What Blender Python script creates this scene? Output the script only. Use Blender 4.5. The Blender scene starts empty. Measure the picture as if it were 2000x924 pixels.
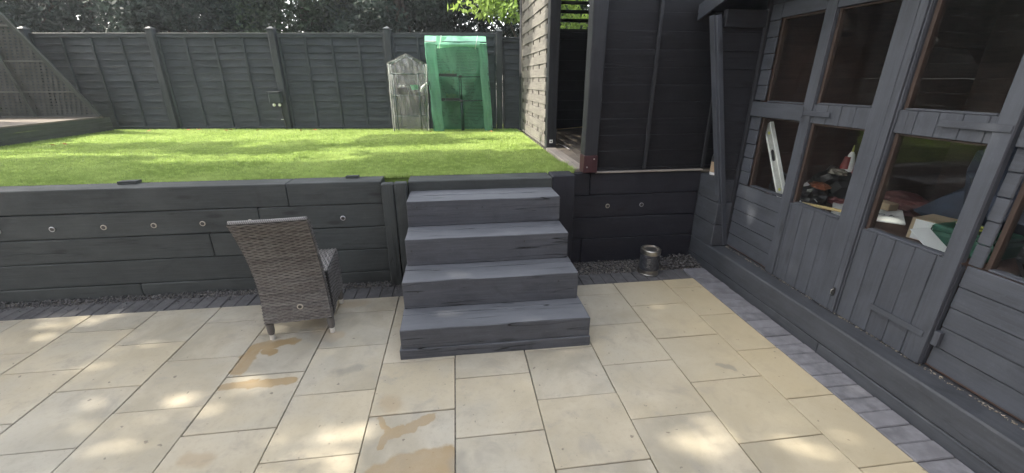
import bpy, bmesh, math, random
import numpy as np
from mathutils import Vector, Matrix, Euler
random.seed(7); RN = np.random.RandomState(11)
scene = bpy.context.scene
COL = scene.collection

# ---------------------------------------------------------------- camera, world, sun, exposure
F_PX = 810.0; PITCH = math.radians(20.6); YAW = math.radians(7.47); EYE = Vector((0, 0, 1.64))
cam_d = bpy.data.cameras.new('camera'); cam = bpy.data.objects.new('camera', cam_d); COL.objects.link(cam)
cam_d.sensor_fit = 'HORIZONTAL'; cam_d.sensor_width = 36.0; cam_d.lens = 36.0 * F_PX / 2000.0
cam_d.clip_start = 0.02; cam_d.clip_end = 400
fw = Vector((math.sin(YAW)*math.cos(PITCH), math.cos(YAW)*math.cos(PITCH), -math.sin(PITCH)))
rt = Vector((math.cos(YAW), -math.sin(YAW), 0)); up = rt.cross(fw)
cam.matrix_world = Matrix.Translation(EYE) @ Matrix((rt, up, -fw)).transposed().to_4x4()
scene.camera = cam

SUN_EL = math.radians(42); SUN_N = math.radians(12)        # the sun stands to the left, slightly beyond the fence line
SUN = Vector((-math.cos(SUN_N)*math.cos(SUN_EL), math.sin(SUN_N)*math.cos(SUN_EL), math.sin(SUN_EL)))
world = bpy.data.worlds.new('World'); scene.world = world; world.use_nodes = True
wn = world.node_tree; wn.nodes.clear()
sky = wn.nodes.new('ShaderNodeTexSky'); sky.sky_type = 'NISHITA'; sky.sun_disc = False
sky.sun_elevation = SUN_EL; sky.sun_rotation = math.atan2(SUN.x, SUN.y)
sky.air_density = 1.0; sky.dust_density = 2.0; sky.ozone_density = 1.0
bg = wn.nodes.new('ShaderNodeBackground'); bg.inputs['Strength'].default_value = 0.15
wo = wn.nodes.new('ShaderNodeOutputWorld')
hsv = wn.nodes.new('ShaderNodeHueSaturation'); hsv.inputs['Saturation'].default_value = 0.45      # paler sky, nearer a neutral white balance
tnt = wn.nodes.new('ShaderNodeMix'); tnt.data_type = 'RGBA'; tnt.blend_type = 'MULTIPLY'; tnt.inputs[0].default_value = 1.0; tnt.inputs[7].default_value = (1.0, .965, .90, 1)
wn.links.new(sky.outputs[0], hsv.inputs['Color']); wn.links.new(hsv.outputs[0], tnt.inputs[6]); wn.links.new(tnt.outputs[2], bg.inputs[0]); wn.links.new(bg.outputs[0], wo.inputs[0])
sl = bpy.data.lights.new('sun', 'SUN'); sun = bpy.data.objects.new('sun', sl); COL.objects.link(sun)
sl.energy = 2.0; sl.angle = math.radians(0.6); sl.color = (1.0, 0.93, 0.80)
sun.rotation_euler = (-SUN).to_track_quat('-Z', 'Y').to_euler()
sun.location = (-10, 3, 12)
vs = scene.view_settings; vs.view_transform = 'Standard'; vs.look = 'None'; vs.gamma = 1.0; vs.use_curve_mapping = False
vs.exposure = 2.95
scene.cycles.use_denoising = True
HAZE = .0022          # density of the added glare veil, see the end of the script
scene.cycles.max_bounces = 8; scene.cycles.diffuse_bounces = 4; scene.cycles.transparent_max_bounces = 24
scene.cycles.caustics_reflective = False; scene.cycles.caustics_refractive = False
scene.cycles.sample_clamp_indirect = 6.0

# ---------------------------------------------------------------- helpers: objects
WM = {}
def link(o, parent=None, local=Matrix.Identity(4)):
    COL.objects.link(o)
    if parent is not None:
        o.parent = parent; o.matrix_parent_inverse = WM[parent.name].inverted()
    o.matrix_basis = local; WM[o.name] = local
    return o
def tag(o, label=None, cat=None, group=None, kind=None):
    if label: o['label'] = label
    if cat: o['category'] = cat
    if group: o['group'] = group
    if kind: o['kind'] = kind
    return o
def thing(name, label, cat, loc=(0, 0, 0), group=None):
    o = bpy.data.objects.new(name, None); o.empty_display_size = .1
    link(o, None, Matrix.Translation(loc)); return tag(o, label, cat, group)
def mesh_obj(name, me, mat, parent=None, M=Matrix.Identity(4)):
    o = bpy.data.objects.new(name, me)
    if mat is not None and len(me.materials) == 0: me.materials.append(mat)
    elif mat is not None and me.materials[0] is not mat:
        o.material_slots[0].link = 'OBJECT'; o.material_slots[0].material = mat
    return link(o, parent, M)
def pydata(name, vs_, fs, smooth=False):
    me = bpy.data.meshes.new(name); me.from_pydata([tuple(v) for v in vs_], [], fs); me.update()
    if smooth: me.polygons.foreach_set('use_smooth', [True]*len(me.polygons))
    return me
def np_mesh(name, V, F):
    """V (n,3), F (m,k) all faces with k corners"""
    me = bpy.data.meshes.new(name); m, k = F.shape
    me.vertices.add(len(V)); me.vertices.foreach_set('co', V.astype(np.float32).ravel())
    me.loops.add(m*k); me.loops.foreach_set('vertex_index', F.astype(np.int32).ravel())
    me.polygons.add(m); me.polygons.foreach_set('loop_start', np.arange(0, m*k, k, dtype=np.int32))
    me.polygons.foreach_set('loop_total', np.full(m, k, dtype=np.int32))
    me.update(calc_edges=True); me.validate(); return me
_cache = {}
def bar_mesh(L, W, T, ch=.003, seg=1, jit=0.0, seed=0):
    """A chamfered bar, its length on local x, W on y, T on z; more segments and jitter for rough timber."""
    key = (round(L, 4), round(W, 4), round(T, 4), round(ch, 4), seg, round(jit, 4), seed)
    if key in _cache: return _cache[key]
    ch = min(ch, W*.3, T*.3); r = random.Random(hash(key)); w, t = W/2, T/2
    prof = [(-w+ch, -t), (w-ch, -t), (w, -t+ch), (w, t-ch), (w-ch, t), (-w+ch, t), (-w, t-ch), (-w, -t+ch)]
    xs = [-L/2, -L/2+ch] + [-L/2+ch+(L-2*ch)*i/seg for i in range(1, seg)] + [L/2-ch, L/2]
    vs_ = []; drift = [0.0]*8
    for i, x in enumerate(xs):
        end = i in (0, len(xs)-1)
        k = (1-2*ch/W, 1-2*ch/T) if end else (1, 1)
        for j, (a, b) in enumerate(prof):
            if jit and not end: drift[j] = drift[j]*.5 + r.uniform(-jit, jit)
            s = 1 + (drift[j//2*2 % 8] / max(abs(a), abs(b), .01) if jit else 0)
            vs_.append((x + (r.uniform(-jit, jit)*.6 if jit and end else 0), a*k[0]*s, b*k[1]*s))
    fs = []
    n = len(xs)
    for i in range(n-1):
        for j in range(8):
            a = i*8+j; b = i*8+(j+1) % 8
            fs.append((a, a+8, b+8, b))
    fs.append(tuple(range(0, 8))); fs.append(tuple(reversed(range((n-1)*8, n*8))))
    me = pydata('bar', vs_, fs); _cache[key] = me; return me
AX = {'x': Matrix.Identity(4), 'y': Matrix.Rotation(math.pi/2, 4, 'Z'), 'z': Matrix.Rotation(-math.pi/2, 4, 'Y')}
def bx(name, parent, X, Y, Z, mat, g='x', ch=.003, seg=1, jit=0.0, seed=0, M=None):
    """box between world ranges; g = axis of the grain"""
    d = (abs(X[1]-X[0]), abs(Y[1]-Y[0]), abs(Z[1]-Z[0])); c = (sum(X)/2, sum(Y)/2, sum(Z)/2)
    dims = d if g == 'x' else (d[1], d[0], d[2]) if g == 'y' else (d[2], d[1], d[0])
    me = bar_mesh(*dims, ch, seg, jit, seed)
    Mt = Matrix.Translation(c) @ AX[g]
    if M is not None: Mt = M @ Mt
    return mesh_obj(name, me, mat, parent, Mt)
def beam(name, parent, p, q, w, t, mat, upv=(0, 0, 1), ch=.003, seg=1, jit=0, seed=0):
    """bar from p to q; w across, t along upv"""
    p = Vector(p); q = Vector(q); x = (q-p); L = x.length; x.normalize()
    z = Vector(upv); z = (z - x*z.dot(x)).normalized(); y = z.cross(x)
    Mt = Matrix.Translation((p+q)/2) @ Matrix((x, y, z)).transposed().to_4x4()
    return mesh_obj(name, bar_mesh(L, w, t, ch, seg, jit, seed), mat, parent, Mt)
def tube_v(pts, r, n=8, base=0, taper=None):
    pts = [Vector(p) for p in pts]; V = []; F = []
    for i, p in enumerate(pts):
        d = (pts[min(i+1, len(pts)-1)] - pts[max(i-1, 0)]).normalized()
        a = d.orthogonal().normalized() if i == 0 else (a - d*a.dot(d)).normalized()
        b = d.cross(a); rr = r if taper is None else taper[i]
        for k in range(n):
            t = 2*math.pi*k/n; V.append(p + a*math.cos(t)*rr + b*math.sin(t)*rr)
    for i in range(len(pts)-1):
        for k in range(n):
            A = base+i*n+k; B = base+i*n+(k+1) % n; F.append((A, B, B+n, A+n))
    F.append(tuple(base+k for k in reversed(range(n)))); F.append(tuple(base+(len(pts)-1)*n+k for k in range(n)))
    return V, F
def tubes(name, parent, paths, r, mat, n=8, smooth=True):
    V = []; F = []
    for p in paths:
        v, f = tube_v(p, r, n, len(V)); V += v; F += f
    return mesh_obj(name, pydata(name, V, F, smooth), mat, parent)
def lathe(name, parent, prof, mat, loc, n=28, smooth=True, rot=None):
    V = []; F = []
    for (r, z) in prof:
        for k in range(n): t = 2*math.pi*k/n; V.append((r*math.cos(t), r*math.sin(t), z))
    for i in range(len(prof)-1):
        for k in range(n): F.append((i*n+k, i*n+(k+1) % n, (i+1)*n+(k+1) % n, (i+1)*n+k))
    F.append(tuple(reversed(range(n)))); F.append(tuple((len(prof)-1)*n+k for k in range(n)))
    Mt = Matrix.Translation(loc)
    if rot is not None: Mt = Mt @ rot
    o = mesh_obj(name, pydata(name, V, F), mat, parent, Mt)
    if smooth:
        o.data.polygons.foreach_set('use_smooth', [len(p.vertices) == 4 for p in o.data.polygons]); o.data.set_sharp_from_angle(angle=math.radians(32))
    return o
def grid_surf(name, parent, fn, nu, nv, mat, thick=0.0, smooth=True):
    V = [fn(i/nu, j/nv) for j in range(nv+1) for i in range(nu+1)]
    F = [(j*(nu+1)+i, j*(nu+1)+i+1, (j+1)*(nu+1)+i+1, (j+1)*(nu+1)+i) for j in range(nv) for i in range(nu)]
    o = mesh_obj(name, pydata(name, V, F, smooth), mat, parent)
    if thick:
        m = o.modifiers.new('solid', 'SOLIDIFY'); m.thickness = thick; m.offset = 0
    return o
def prism(name, parent, poly, d, mat, M=Matrix.Identity(4)):
    """closed polygon (a,b) in local xy extruded from z=0 to z=d"""
    n = len(poly); V = [(a, b, 0) for a, b in poly] + [(a, b, d) for a, b in poly]
    F = [tuple(reversed(range(n))), tuple(range(n, 2*n))] + [(i, (i+1) % n, (i+1) % n+n, i+n) for i in range(n)]
    return mesh_obj(name, pydata(name, V, F), mat, parent, M)
def text(name, parent, s, size, mat, M, ext=.0006):
    cu = bpy.data.curves.new(name, 'FONT'); cu.body = s; cu.size = size; cu.extrude = ext; cu.resolution_u = 2
    cu.align_x = 'CENTER'; cu.align_y = 'CENTER'
    tmp = bpy.data.objects.new(name+'_tmp', cu); COL.objects.link(tmp)
    dg = bpy.context.evaluated_depsgraph_get(); dg.update()
    me = bpy.data.meshes.new_from_object(tmp.evaluated_get(dg)); COL.objects.unlink(tmp); bpy.data.objects.remove(tmp)
    me.materials.clear()
    return mesh_obj(name, me, mat, parent, M)

# ---------------------------------------------------------------- helpers: materials
class NT:
    def __init__(s, name, rough=.7, spec=.5):
        s.m = bpy.data.materials.new(name); s.m.use_nodes = True; s.t = s.m.node_tree; s.n = s.t.nodes; s.n.clear()
        s.out = s.n.new('ShaderNodeOutputMaterial'); s.b = s.n.new('ShaderNodeBsdfPrincipled')
        s.b.inputs['Roughness'].default_value = rough; s.b.inputs['Specular IOR Level'].default_value = spec
        s.L(s.b.outputs[0], s.out.inputs[0])
    def L(s, a, b): s.t.links.new(a, b)
    def new(s, t, **k):
        n = s.n.new(t)
        for a, v in k.items(): setattr(n, a, v)
        return n
    def val(s, sock, v):
        if hasattr(v, 'links') or isinstance(v, bpy.types.NodeSocket): s.L(v, sock)
        else: sock.default_value = v
    def math(s, op, a, b=0.0, c=None, clamp=False):
        n = s.new('ShaderNodeMath', operation=op); n.use_clamp = clamp
        s.val(n.inputs[0], a); s.val(n.inputs[1], b)
        if c is not None: s.val(n.inputs[2], c)
        return n.outputs[0]
    def vmath(s, op, a, b):
        n = s.new('ShaderNodeVectorMath', operation=op); s.val(n.inputs[0], a); s.val(n.inputs[1], b); return n.outputs[0]
    def obj(s, scale=(1, 1, 1), rnd=True):
        tc = s.new('ShaderNodeTexCoord'); v = tc.outputs['Object']
        if rnd:
            oi = s.new('ShaderNodeObjectInfo'); m = s.math('MULTIPLY', oi.outputs['Random'], 37.0)
            cmb = s.new('ShaderNodeCombineXYZ')
            s.L(m, cmb.inputs[0]); s.L(m, cmb.inputs[1]); s.L(m, cmb.inputs[2]); v = s.vmath('ADD', v, cmb.outputs[0])
        return s.vmath('MULTIPLY', v, scale)
    def pos(s): return s.new('ShaderNodeNewGeometry').outputs['Position']
    def noise(s, v, scale, detail=4, rough=.55, dist=0.0):
        n = s.new('ShaderNodeTexNoise'); s.L(v, n.inputs['Vector']); n.inputs['Scale'].default_value = scale
        n.inputs['Detail'].default_value = detail; n.inputs['Roughness'].default_value = rough; n.inputs['Distortion'].default_value = dist
        return n.outputs['Fac']
    def ramp(s, f, lo, hi, a=0.0, b=1.0):
        n = s.new('ShaderNodeMapRange'); s.L(f, n.inputs[0]); n.inputs[1].default_value = lo; n.inputs[2].default_value = hi
        n.inputs[3].default_value = a; n.inputs[4].default_value = b; n.interpolation_type = 'SMOOTHSTEP'; return n.outputs[0]
    def mix(s, f, a, b, mode='MIX'):
        n = s.new('ShaderNodeMix', data_type='RGBA'); n.blend_type = mode; s.val(n.inputs[0], f)
        for i, c in ((6, a), (7, b)):
            if isinstance(c, tuple): n.inputs[i].default_value = (*c[:3], 1)
            else: s.L(c, n.inputs[i])
        return n.outputs[2]
    def bump(s, h, strength=.3, dist=.002):
        n = s.new('ShaderNodeBump'); n.inputs['Strength'].default_value = strength; n.inputs['Distance'].default_value = dist
        s.L(h, n.inputs['Height']); s.L(n.outputs[0], s.b.inputs['Normal'])
    def color(s, c):
        if isinstance(c, tuple): s.b.inputs['Base Color'].default_value = (*c, 1)
        else: s.L(c, s.b.inputs['Base Color'])

def mat_wood(name, c, dark=.78, light=1.22, grain=1.0, rough=.62, cracks=.5, wear=(.30, .28, .24), wearamt=.0, bump=.5, toplight=0.0, smear=.45):
    """stained or painted timber: the grain runs along local x"""
    k = NT(name, rough, .35)
    g = k.noise(k.obj((1.2, 26*grain, 26*grain)), 3.0, 6, .65, .4)
    g2 = k.noise(k.obj((.7, 5, 5)), 2.2, 4, .6, .6)
    blot = k.noise(k.obj((1.5, 2.2, 2.2)), 1.6, 5, .6)
    col = k.mix(k.ramp(g, .3, .72), tuple(x*dark for x in c), tuple(min(1, x*light) for x in c))
    col = k.mix(k.ramp(g2, .35, .7, 0, .55), col, tuple(x*.8 for x in c))
    col = k.mix(k.ramp(blot, .38, .75, 0, .55), col, tuple(min(1, x*1.45) for x in c))
    sm = k.ramp(k.noise(k.obj((2.6, 3.2, 3.2)), 1.3, 5, .62, 1.2), .55, .72, 0, smear); col = k.mix(sm, col, tuple(x*.55 for x in c))
    if toplight:      # upward faces coloured paler, standing in for top light on the treads
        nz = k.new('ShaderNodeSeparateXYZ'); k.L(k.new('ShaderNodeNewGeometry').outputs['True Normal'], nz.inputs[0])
        fd = k.math('MULTIPLY', k.ramp(nz.outputs[2], .6, .9), k.ramp(k.noise(k.obj((1, 2, 2)), 2.0, 4), .3, .7, toplight*.6, toplight)); col = k.mix(fd, col, (.150, .156, .168))
    # knots
    vo = k.new('ShaderNodeTexVoronoi'); k.L(k.obj((1.6, 5.5, 5.5)), vo.inputs['Vector']); vo.inputs['Scale'].default_value = 1.0
    kn = k.ramp(vo.outputs['Distance'], .04, .14, 1, 0)
    col = k.mix(k.math('MULTIPLY', kn, .75), col, tuple(x*.35 for x in c))
    # drying cracks
    cr = k.noise(k.obj((.30, 8, 8)), 2.0, 2, .45, .3)
    crk = k.ramp(k.math('ABSOLUTE', k.math('SUBTRACT', cr, .5)), .001, .009, 1, 0)
    msk = k.ramp(k.noise(k.obj((1, 3, 3)), 1.3, 2), .42, .52)
    crk = k.math('MULTIPLY', crk, k.math('MULTIPLY', msk, cracks), clamp=True)
    col = k.mix(crk, col, tuple(x*.15 for x in c))
    if wearamt:
        w = k.ramp(k.noise(k.obj((2, 9, 9)), 4.0, 6, .7), .62, .74, 0, wearamt)
        col = k.mix(w, col, wear)
    # a rough dusting
    du = k.ramp(k.noise(k.obj((1, 1, 1)), 60, 2, .6), .55, .8, 0, .25)
    col = k.mix(du, col, tuple(min(1, x*1.7+.006) for x in c))
    k.color(col)
    h = k.math('ADD', k.math('MULTIPLY', g, 1.0), k.math('MULTIPLY', crk, -3.0))
    k.bump(h, bump, .0025)
    k.L(k.ramp(blot, .3, .8, rough+.12, rough-.1), k.b.inputs['Roughness'])
    return k.m
def mat_simple(name, c, rough=.6, metal=0, nscale=8, amt=.25, bump=0.1, spec=.5):
    k = NT(name, rough, spec); n = k.noise(k.obj(), nscale, 5, .6)
    k.color(k.mix(k.ramp(n, .3, .75), tuple(x*(1-amt) for x in c), tuple(min(1, x*(1+amt)) for x in c)))
    k.b.inputs['Metallic'].default_value = metal
    if bump: k.bump(n, bump, .003)
    return k.m

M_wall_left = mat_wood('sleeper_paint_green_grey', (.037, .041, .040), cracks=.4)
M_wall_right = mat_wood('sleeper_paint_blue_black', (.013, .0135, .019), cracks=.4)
M_step = mat_wood('step_paint_grey', (.056, .059, .068), dark=.76, light=1.25, cracks=1.3, wear=(.16, .16, .17), wearamt=.25, bump=.7, toplight=.55)
M_plinth = mat_wood('plinth_paint_grey', (.042, .046, .054), cracks=.25, bump=.35, grain=.7)
M_shed = mat_wood('shed_paint_slate', (.044, .049, .060), dark=.8, light=1.2, cracks=.2, wearamt=.12, wear=(.18, .18, .19), bump=.35)
M_shed_dark = mat_wood('shed_paint_dark', (.014, .015, .019), cracks=.2, bump=.35)
M_black = mat_wood('black_stain', (.0040, .0042, .0062), cracks=.3, wearamt=.1, wear=(.06, .055, .06), bump=.6)
M_post = mat_wood('post_stain', (.017, .018, .021), cracks=.5, bump=.5)
M_fence = mat_wood('fence_paint', (.031, .038, .043), dark=.68, light=1.35, cracks=.25, bump=.6)
M_fpost = mat_wood('fence_post_paint', (.036, .041, .045), cracks=.4)
M_woven = mat_wood('woven_panel_paint', (.098, .092, .082), dark=.7, light=1.4, cracks=.2, wearamt=.15, wear=(.14, .13, .12), bump=.6)
M_pale_edge = mat_wood('weathered_timber', (.26, .23, .20), cracks=.6, bump=.7)
M_brown = mat_wood('brown_softwood', (.034, .022, .017), cracks=.1, bump=.3)
M_inside = mat_wood('shed_inside_wood', (.085, .050, .040), cracks=.1, bump=.3)
M_deck = mat_wood('deck_wood', (.13, .11, .09), cracks=.4, bump=.5)
M_deck_side = mat_wood('deck_side', (.055, .06, .05), cracks=.3)
M_lattice = mat_simple('lattice_grey_brown', (.062, .063, .056), .8)
M_redfoot = mat_wood('red_primer_wood', (.034, .011, .013), cracks=.2)
M_bark = mat_simple('bark', (.06, .052, .042), .95, 0, 14, .5, .8)
M_soil = mat_simple('soil', (.055, .05, .042), .95, 0, 20, .5, .6)
M_joint = mat_simple('joint_sand', (.17, .155, .13), .95, 0, 60, .4, .5)
M_metal = mat_simple('galvanised_metal', (.45, .45, .46), .35, 1, 30, .2)
M_chrome = mat_simple('brushed_steel', (.42, .41, .38), .38, 1, 30, .15, .02)
M_blackmetal = mat_simple('black_iron', (.02, .02, .022), .5, 0, 30, .3)
M_white = mat_simple('white_plastic', (.75, .75, .73), .4, 0, 12, .05, 0)
M_paper = mat_simple('paper', (.66, .66, .66), .75, 0, 4, .06, .1)
M_card = mat_simple('cardboard', (.36, .27, .18), .85, 0, 9, .12, .1)
M_ink = mat_simple('ink', (.03, .03, .035), .6, 0, 5, .0, 0)
M_red = mat_simple('red_plastic', (.20, .03, .025), .4, 0, 6, .15, 0)
M_orange = mat_simple('orange_plastic', (.26, .085, .04), .45, 0, 6, .2, 0)
M_greenbox = mat_simple('dark_green_plastic', (.015, .075, .050), .45, 0, 6, .2, .05)
M_yellowgreen = mat_simple('olive_handle', (.42, .42, .10), .5, 0, 6, .1, 0)
M_blackbag = mat_simple('black_sheet_plastic', (.018, .018, .02), .3, 0, 9, .3, 1.0)
M_blue = mat_simple('blue_plastic', (.03, .14, .4), .4, 0, 6, .2, 0)
M_pipe = mat_simple('dark_green_tube', (.008, .035, .03), .45, 0, 6, .2, 0)
M_pot = mat_simple('black_pot', (.015, .015, .015), .6, 0, 9, .3, 0)
M_pinewood = mat_wood('raw_pine', (.50, .37, .17), cracks=.1)

# --- paving, with the wet sand stains as world-space shapes
def mat_slab():
    k = NT('buff_paving', .8, .3); p = k.pos()
    n1 = k.noise(k.obj(), 2.3, 6, .62, .4); n2 = k.noise(p, 1.1, 4, .6); n3 = k.noise(k.obj(), 85, 3, .7)
    oi = k.new('ShaderNodeObjectInfo').outputs['Random']
    col = k.mix(k.ramp(n1, .3, .72), (.25, .225, .17), (.385, .345, .27))
    col = k.mix(k.ramp(oi, 0, 1, 0, .5), col, (.41, .35, .24))
    col = k.mix(k.ramp(n2, .42, .66, 0, .6), col, (.33, .315, .27))
    n5 = k.noise(p, 5.5, 5, .65, .6); col = k.mix(k.ramp(n5, .50, .70, 0, .6), col, (.25, .23, .19)); n6 = k.noise(p, 38, 5, .75); col = k.mix(k.ramp(n6, .5, .72, 0, .35), col, (.22, .20, .16))
    sx = k.new('ShaderNodeSeparateXYZ'); k.L(p, sx.inputs[0])
    yel = k.math('MULTIPLY', k.ramp(k.math('ADD', sx.outputs[0], k.math('MULTIPLY', n2, .9)), 1.3, 2.4), .5)
    col = k.mix(yel, col, (.44, .36, .21))
    col = k.mix(k.ramp(n3, .62, .78, 0, .35), col, (.24, .22, .18))
    sp = k.noise(p, 26, 2, .5); col = k.mix(k.ramp(sp, .70, .75, 0, .7), col, (.12, .10, .08))
    # dirt toward the joints
    pn = k.vmath('ADD', p, k.vmath('MULTIPLY', k.vmath('SUBTRACT', k.new('ShaderNodeTexNoise').outputs['Color'], (.5, .5, .5)), (0, 0, 0)))
    nt = k.new('ShaderNodeTexNoise'); k.L(p, nt.inputs['Vector']); nt.inputs['Scale'].default_value = 13.0; nt.inputs['Detail'].default_value = 5
    q = k.vmath('ADD', p, k.vmath('MULTIPLY', k.vmath('SUBTRACT', nt.outputs['Color'], (.5, .5, .5)), (.085, .085, 0)))
    def cap(a, b, r, soft):
        ax, ay = a; bx_, by = b; dx, dy = bx_-ax, by-ay; L2 = dx*dx+dy*dy+1e-6
        v = k.vmath('SUBTRACT', q, (ax, ay, 0)); s = k.new('ShaderNodeSeparateXYZ'); k.L(v, s.inputs[0])
        t = k.math('ADD', k.math('MULTIPLY', s.outputs[0], dx/L2), k.math('MULTIPLY', s.outputs[1], dy/L2), clamp=True)
        ex = k.math('SUBTRACT', s.outputs[0], k.math('MULTIPLY', t, dx)); ey = k.math('SUBTRACT', s.outputs[1], k.math('MULTIPLY', t, dy))
        d = k.math('SQRT', k.math('ADD', k.math('MULTIPLY', ex, ex), k.math('MULTIPLY', ey, ey)))
        return k.ramp(d, r-soft, r+soft, 1, 0)
    def union(l):
        m = l[0]
        for x in l[1:]: m = k.math('MAXIMUM', m, x)
        return m
    tan = union([cap((-1.36, 2.50), (-1.15, 2.53), .045, .006), cap((-1.37, 2.48), (-1.37, 2.26), .05, .006), cap((-1.28, 2.45), (-1.24, 2.42), .035, .006), cap((-1.38, 2.115), (-1.02, 2.125), .033, .005),
                 cap((-.455, 1.75), (-.405, 1.66), .016, .003), cap((-.405, 1.66), (-.428, 1.575), .018, .003), cap((-.405, 1.63), (-.29, 1.675), .030, .004), cap((-.39, 1.655), (-.34, 1.675), .030, .004), cap((-.30, 1.68), (-.195, 1.735), .028, .004)])
    wide = union([cap((-.46, 1.30), (-.40, 1.36), .12, .012), cap((-.30, 1.40), (-.13, 1.42), .12, .012), cap((-.4, 1.2), (-.2, 1.2), .2, .01)])
    inslab = k.math('MULTIPLY', k.math('GREATER_THAN', sx.outputs[0], -.52), k.math('LESS_THAN', sx.outputs[0], -.075))
    big = k.math('MULTIPLY', wide, inslab)
    tan = k.math('MAXIMUM', tan, big)
    rough = k.ramp(tan, 0, 1, .8, .55)
    tan = k.math('MULTIPLY', tan, k.ramp(n2, .3, .7, .6, 1.0))
    col = k.mix(k.math('MULTIPLY', tan, k.ramp(n5, .3, .7, 1.0, .75)), col, (.245, .170, .080))
    soft = union([cap((-.43, 1.87), (-.40, 1.84), .05, .03), cap((-1.0, 2.60), (-.9, 2.56), .07, .02), cap((-.93, 3.0), (-.8, 3.0), .05, .03), cap((-1.3, 1.62), (-1.22, 1.6), .04, .02)])
    col = k.mix(k.math('MULTIPLY', soft, .45), col, (.27, .20, .12))
    grey = union([cap((-.74, 2.17), (-.66, 2.19), .035, .015), cap((-.06, 1.48), (-.05, 1.3), .03, .03), cap((1.55, 1.93), (1.6, 1.90), .025, .01), cap((-.9, 2.47), (-1.1, 2.62), .05, .05)])
    col = k.mix(k.math('MULTIPLY', grey, .5), col, (.17, .165, .145))
    k.color(col); k.L(rough, k.b.inputs['Roughness'])
    k.bump(k.math('ADD', n1, k.math('MULTIPLY', n3, .35)), .35, .003); return k.m
M_slab = mat_slab()
def mat_block(name, c):
    k = NT(name, .85, .3); n = k.noise(k.obj(), 14, 5, .6); n2 = k.noise(k.obj(), 90, 3, .6)
    oi = k.new('ShaderNodeObjectInfo').outputs['Random']; p = k.pos()
    col = k.mix(k.ramp(n, .3, .75), tuple(x*.75 for x in c), tuple(x*1.3 for x in c))
    col = k.mix(k.ramp(oi, 0, 1, 0, .5), col, tuple(x*1.25 for x in c))
    sp = k.noise(p, 60, 4, .7); col = k.mix(k.ramp(sp, .66, .74, 0, .5), col, (.42, .41, .39))
    k.color(col); k.bump(k.math('ADD', n, n2), .5, .003); return k.m
M_block = mat_block('grey_block_left', (.082, .080, .082)); M_block2 = mat_block('grey_block_right', (.150, .150, .162))
def mat_stone():
    k = NT('slate_chips', .75); n = k.noise(k.pos(), 45, 3, .6); k.color(k.mix(k.ramp(n, .35, .7), (.025, .024, .025), (.16, .15, .145))); return k.m
M_stone = mat_stone()
def mat_leaf(name, a, b, trans=.35, rough=.65):
    k = NT(name, rough, .2); p = k.pos(); n = k.noise(p, 1.3, 3, .6); n2 = k.noise(p, 19, 2, .5)
    col = k.mix(k.ramp(n, .35, .68), a, b); col = k.mix(k.ramp(n2, .4, .7, 0, .5), col, tuple(x*1.5 for x in b)); k.color(col)
    tr = k.new('ShaderNodeBsdfTranslucent'); k.L(col, tr.inputs[0]); ms = k.new('ShaderNodeMixShader'); ms.inputs[0].default_value = trans
    k.L(k.b.outputs[0], ms.inputs[1]); k.L(tr.outputs[0], ms.inputs[2]); k.L(ms.outputs[0], k.out.inputs[0]); return k.m
M_leaf_dark = mat_leaf('dark_foliage', (.020, .030, .026), (.050, .070, .058), .3)
M_leaf_mid = mat_leaf('mid_foliage', (.028, .045, .030), (.065, .095, .055), .35)
M_leaf_bright = mat_leaf('bright_foliage', (.12, .20, .035), (.26, .36, .08), .45)
M_grass = mat_leaf('turf_blades', (.225, .31, .08), (.36, .45, .15), .4, .7)
def mat_turf():
    k = NT('turf_base', .9); n = k.noise(k.pos(), 3, 5, .6); n2 = k.noise(k.pos(), 90, 3, .7)
    col = k.mix(k.ramp(n, .35, .7), (.14, .205, .035), (.20, .27, .055)); k.color(k.mix(k.ramp(n2, .3, .7, .0, .5), col, (.045, .08, .012))); k.bump(n2, .6, .01); return k.m
M_turf = mat_turf()
def mat_glass(name='window_glass', tint=(.93, .95, .95), dirt=.012):
    k = NT(name); k.n.remove(k.b)
    gl = k.new('ShaderNodeBsdfGlossy'); gl.inputs['Roughness'].default_value = .03
    tp = k.new('ShaderNodeBsdfTransparent'); tp.inputs[0].default_value = (*tint, 1)
    fr = k.new('ShaderNodeFresnel'); fr.inputs[0].default_value = 1.62
    ms = k.new('ShaderNodeMixShader'); k.L(k.math('MULTIPLY', fr.outputs[0], k.math('SUBTRACT', 1.0, k.math('MULTIPLY', k.new('ShaderNodeNewGeometry').outputs['Backfacing'], 1.0)), clamp=True), ms.inputs[0]); k.L(tp.outputs[0], ms.inputs[1]); k.L(gl.outputs[0], ms.inputs[2])
    df = k.new('ShaderNodeBsdfDiffuse'); df.inputs[0].default_value = (.35, .34, .32, 1); m2 = k.new('ShaderNodeMixShader')
    d = k.ramp(k.noise(k.obj((3, 3, 3)), 2.5, 6, .7), .5, .8, dirt*.25, dirt*2.0); k.L(d, m2.inputs[0]); k.L(ms.outputs[0], m2.inputs[1]); k.L(df.outputs[0], m2.inputs[2])
    k.L(m2.outputs[0], k.out.inputs[0]); return k.m
M_glass = mat_glass()
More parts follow.
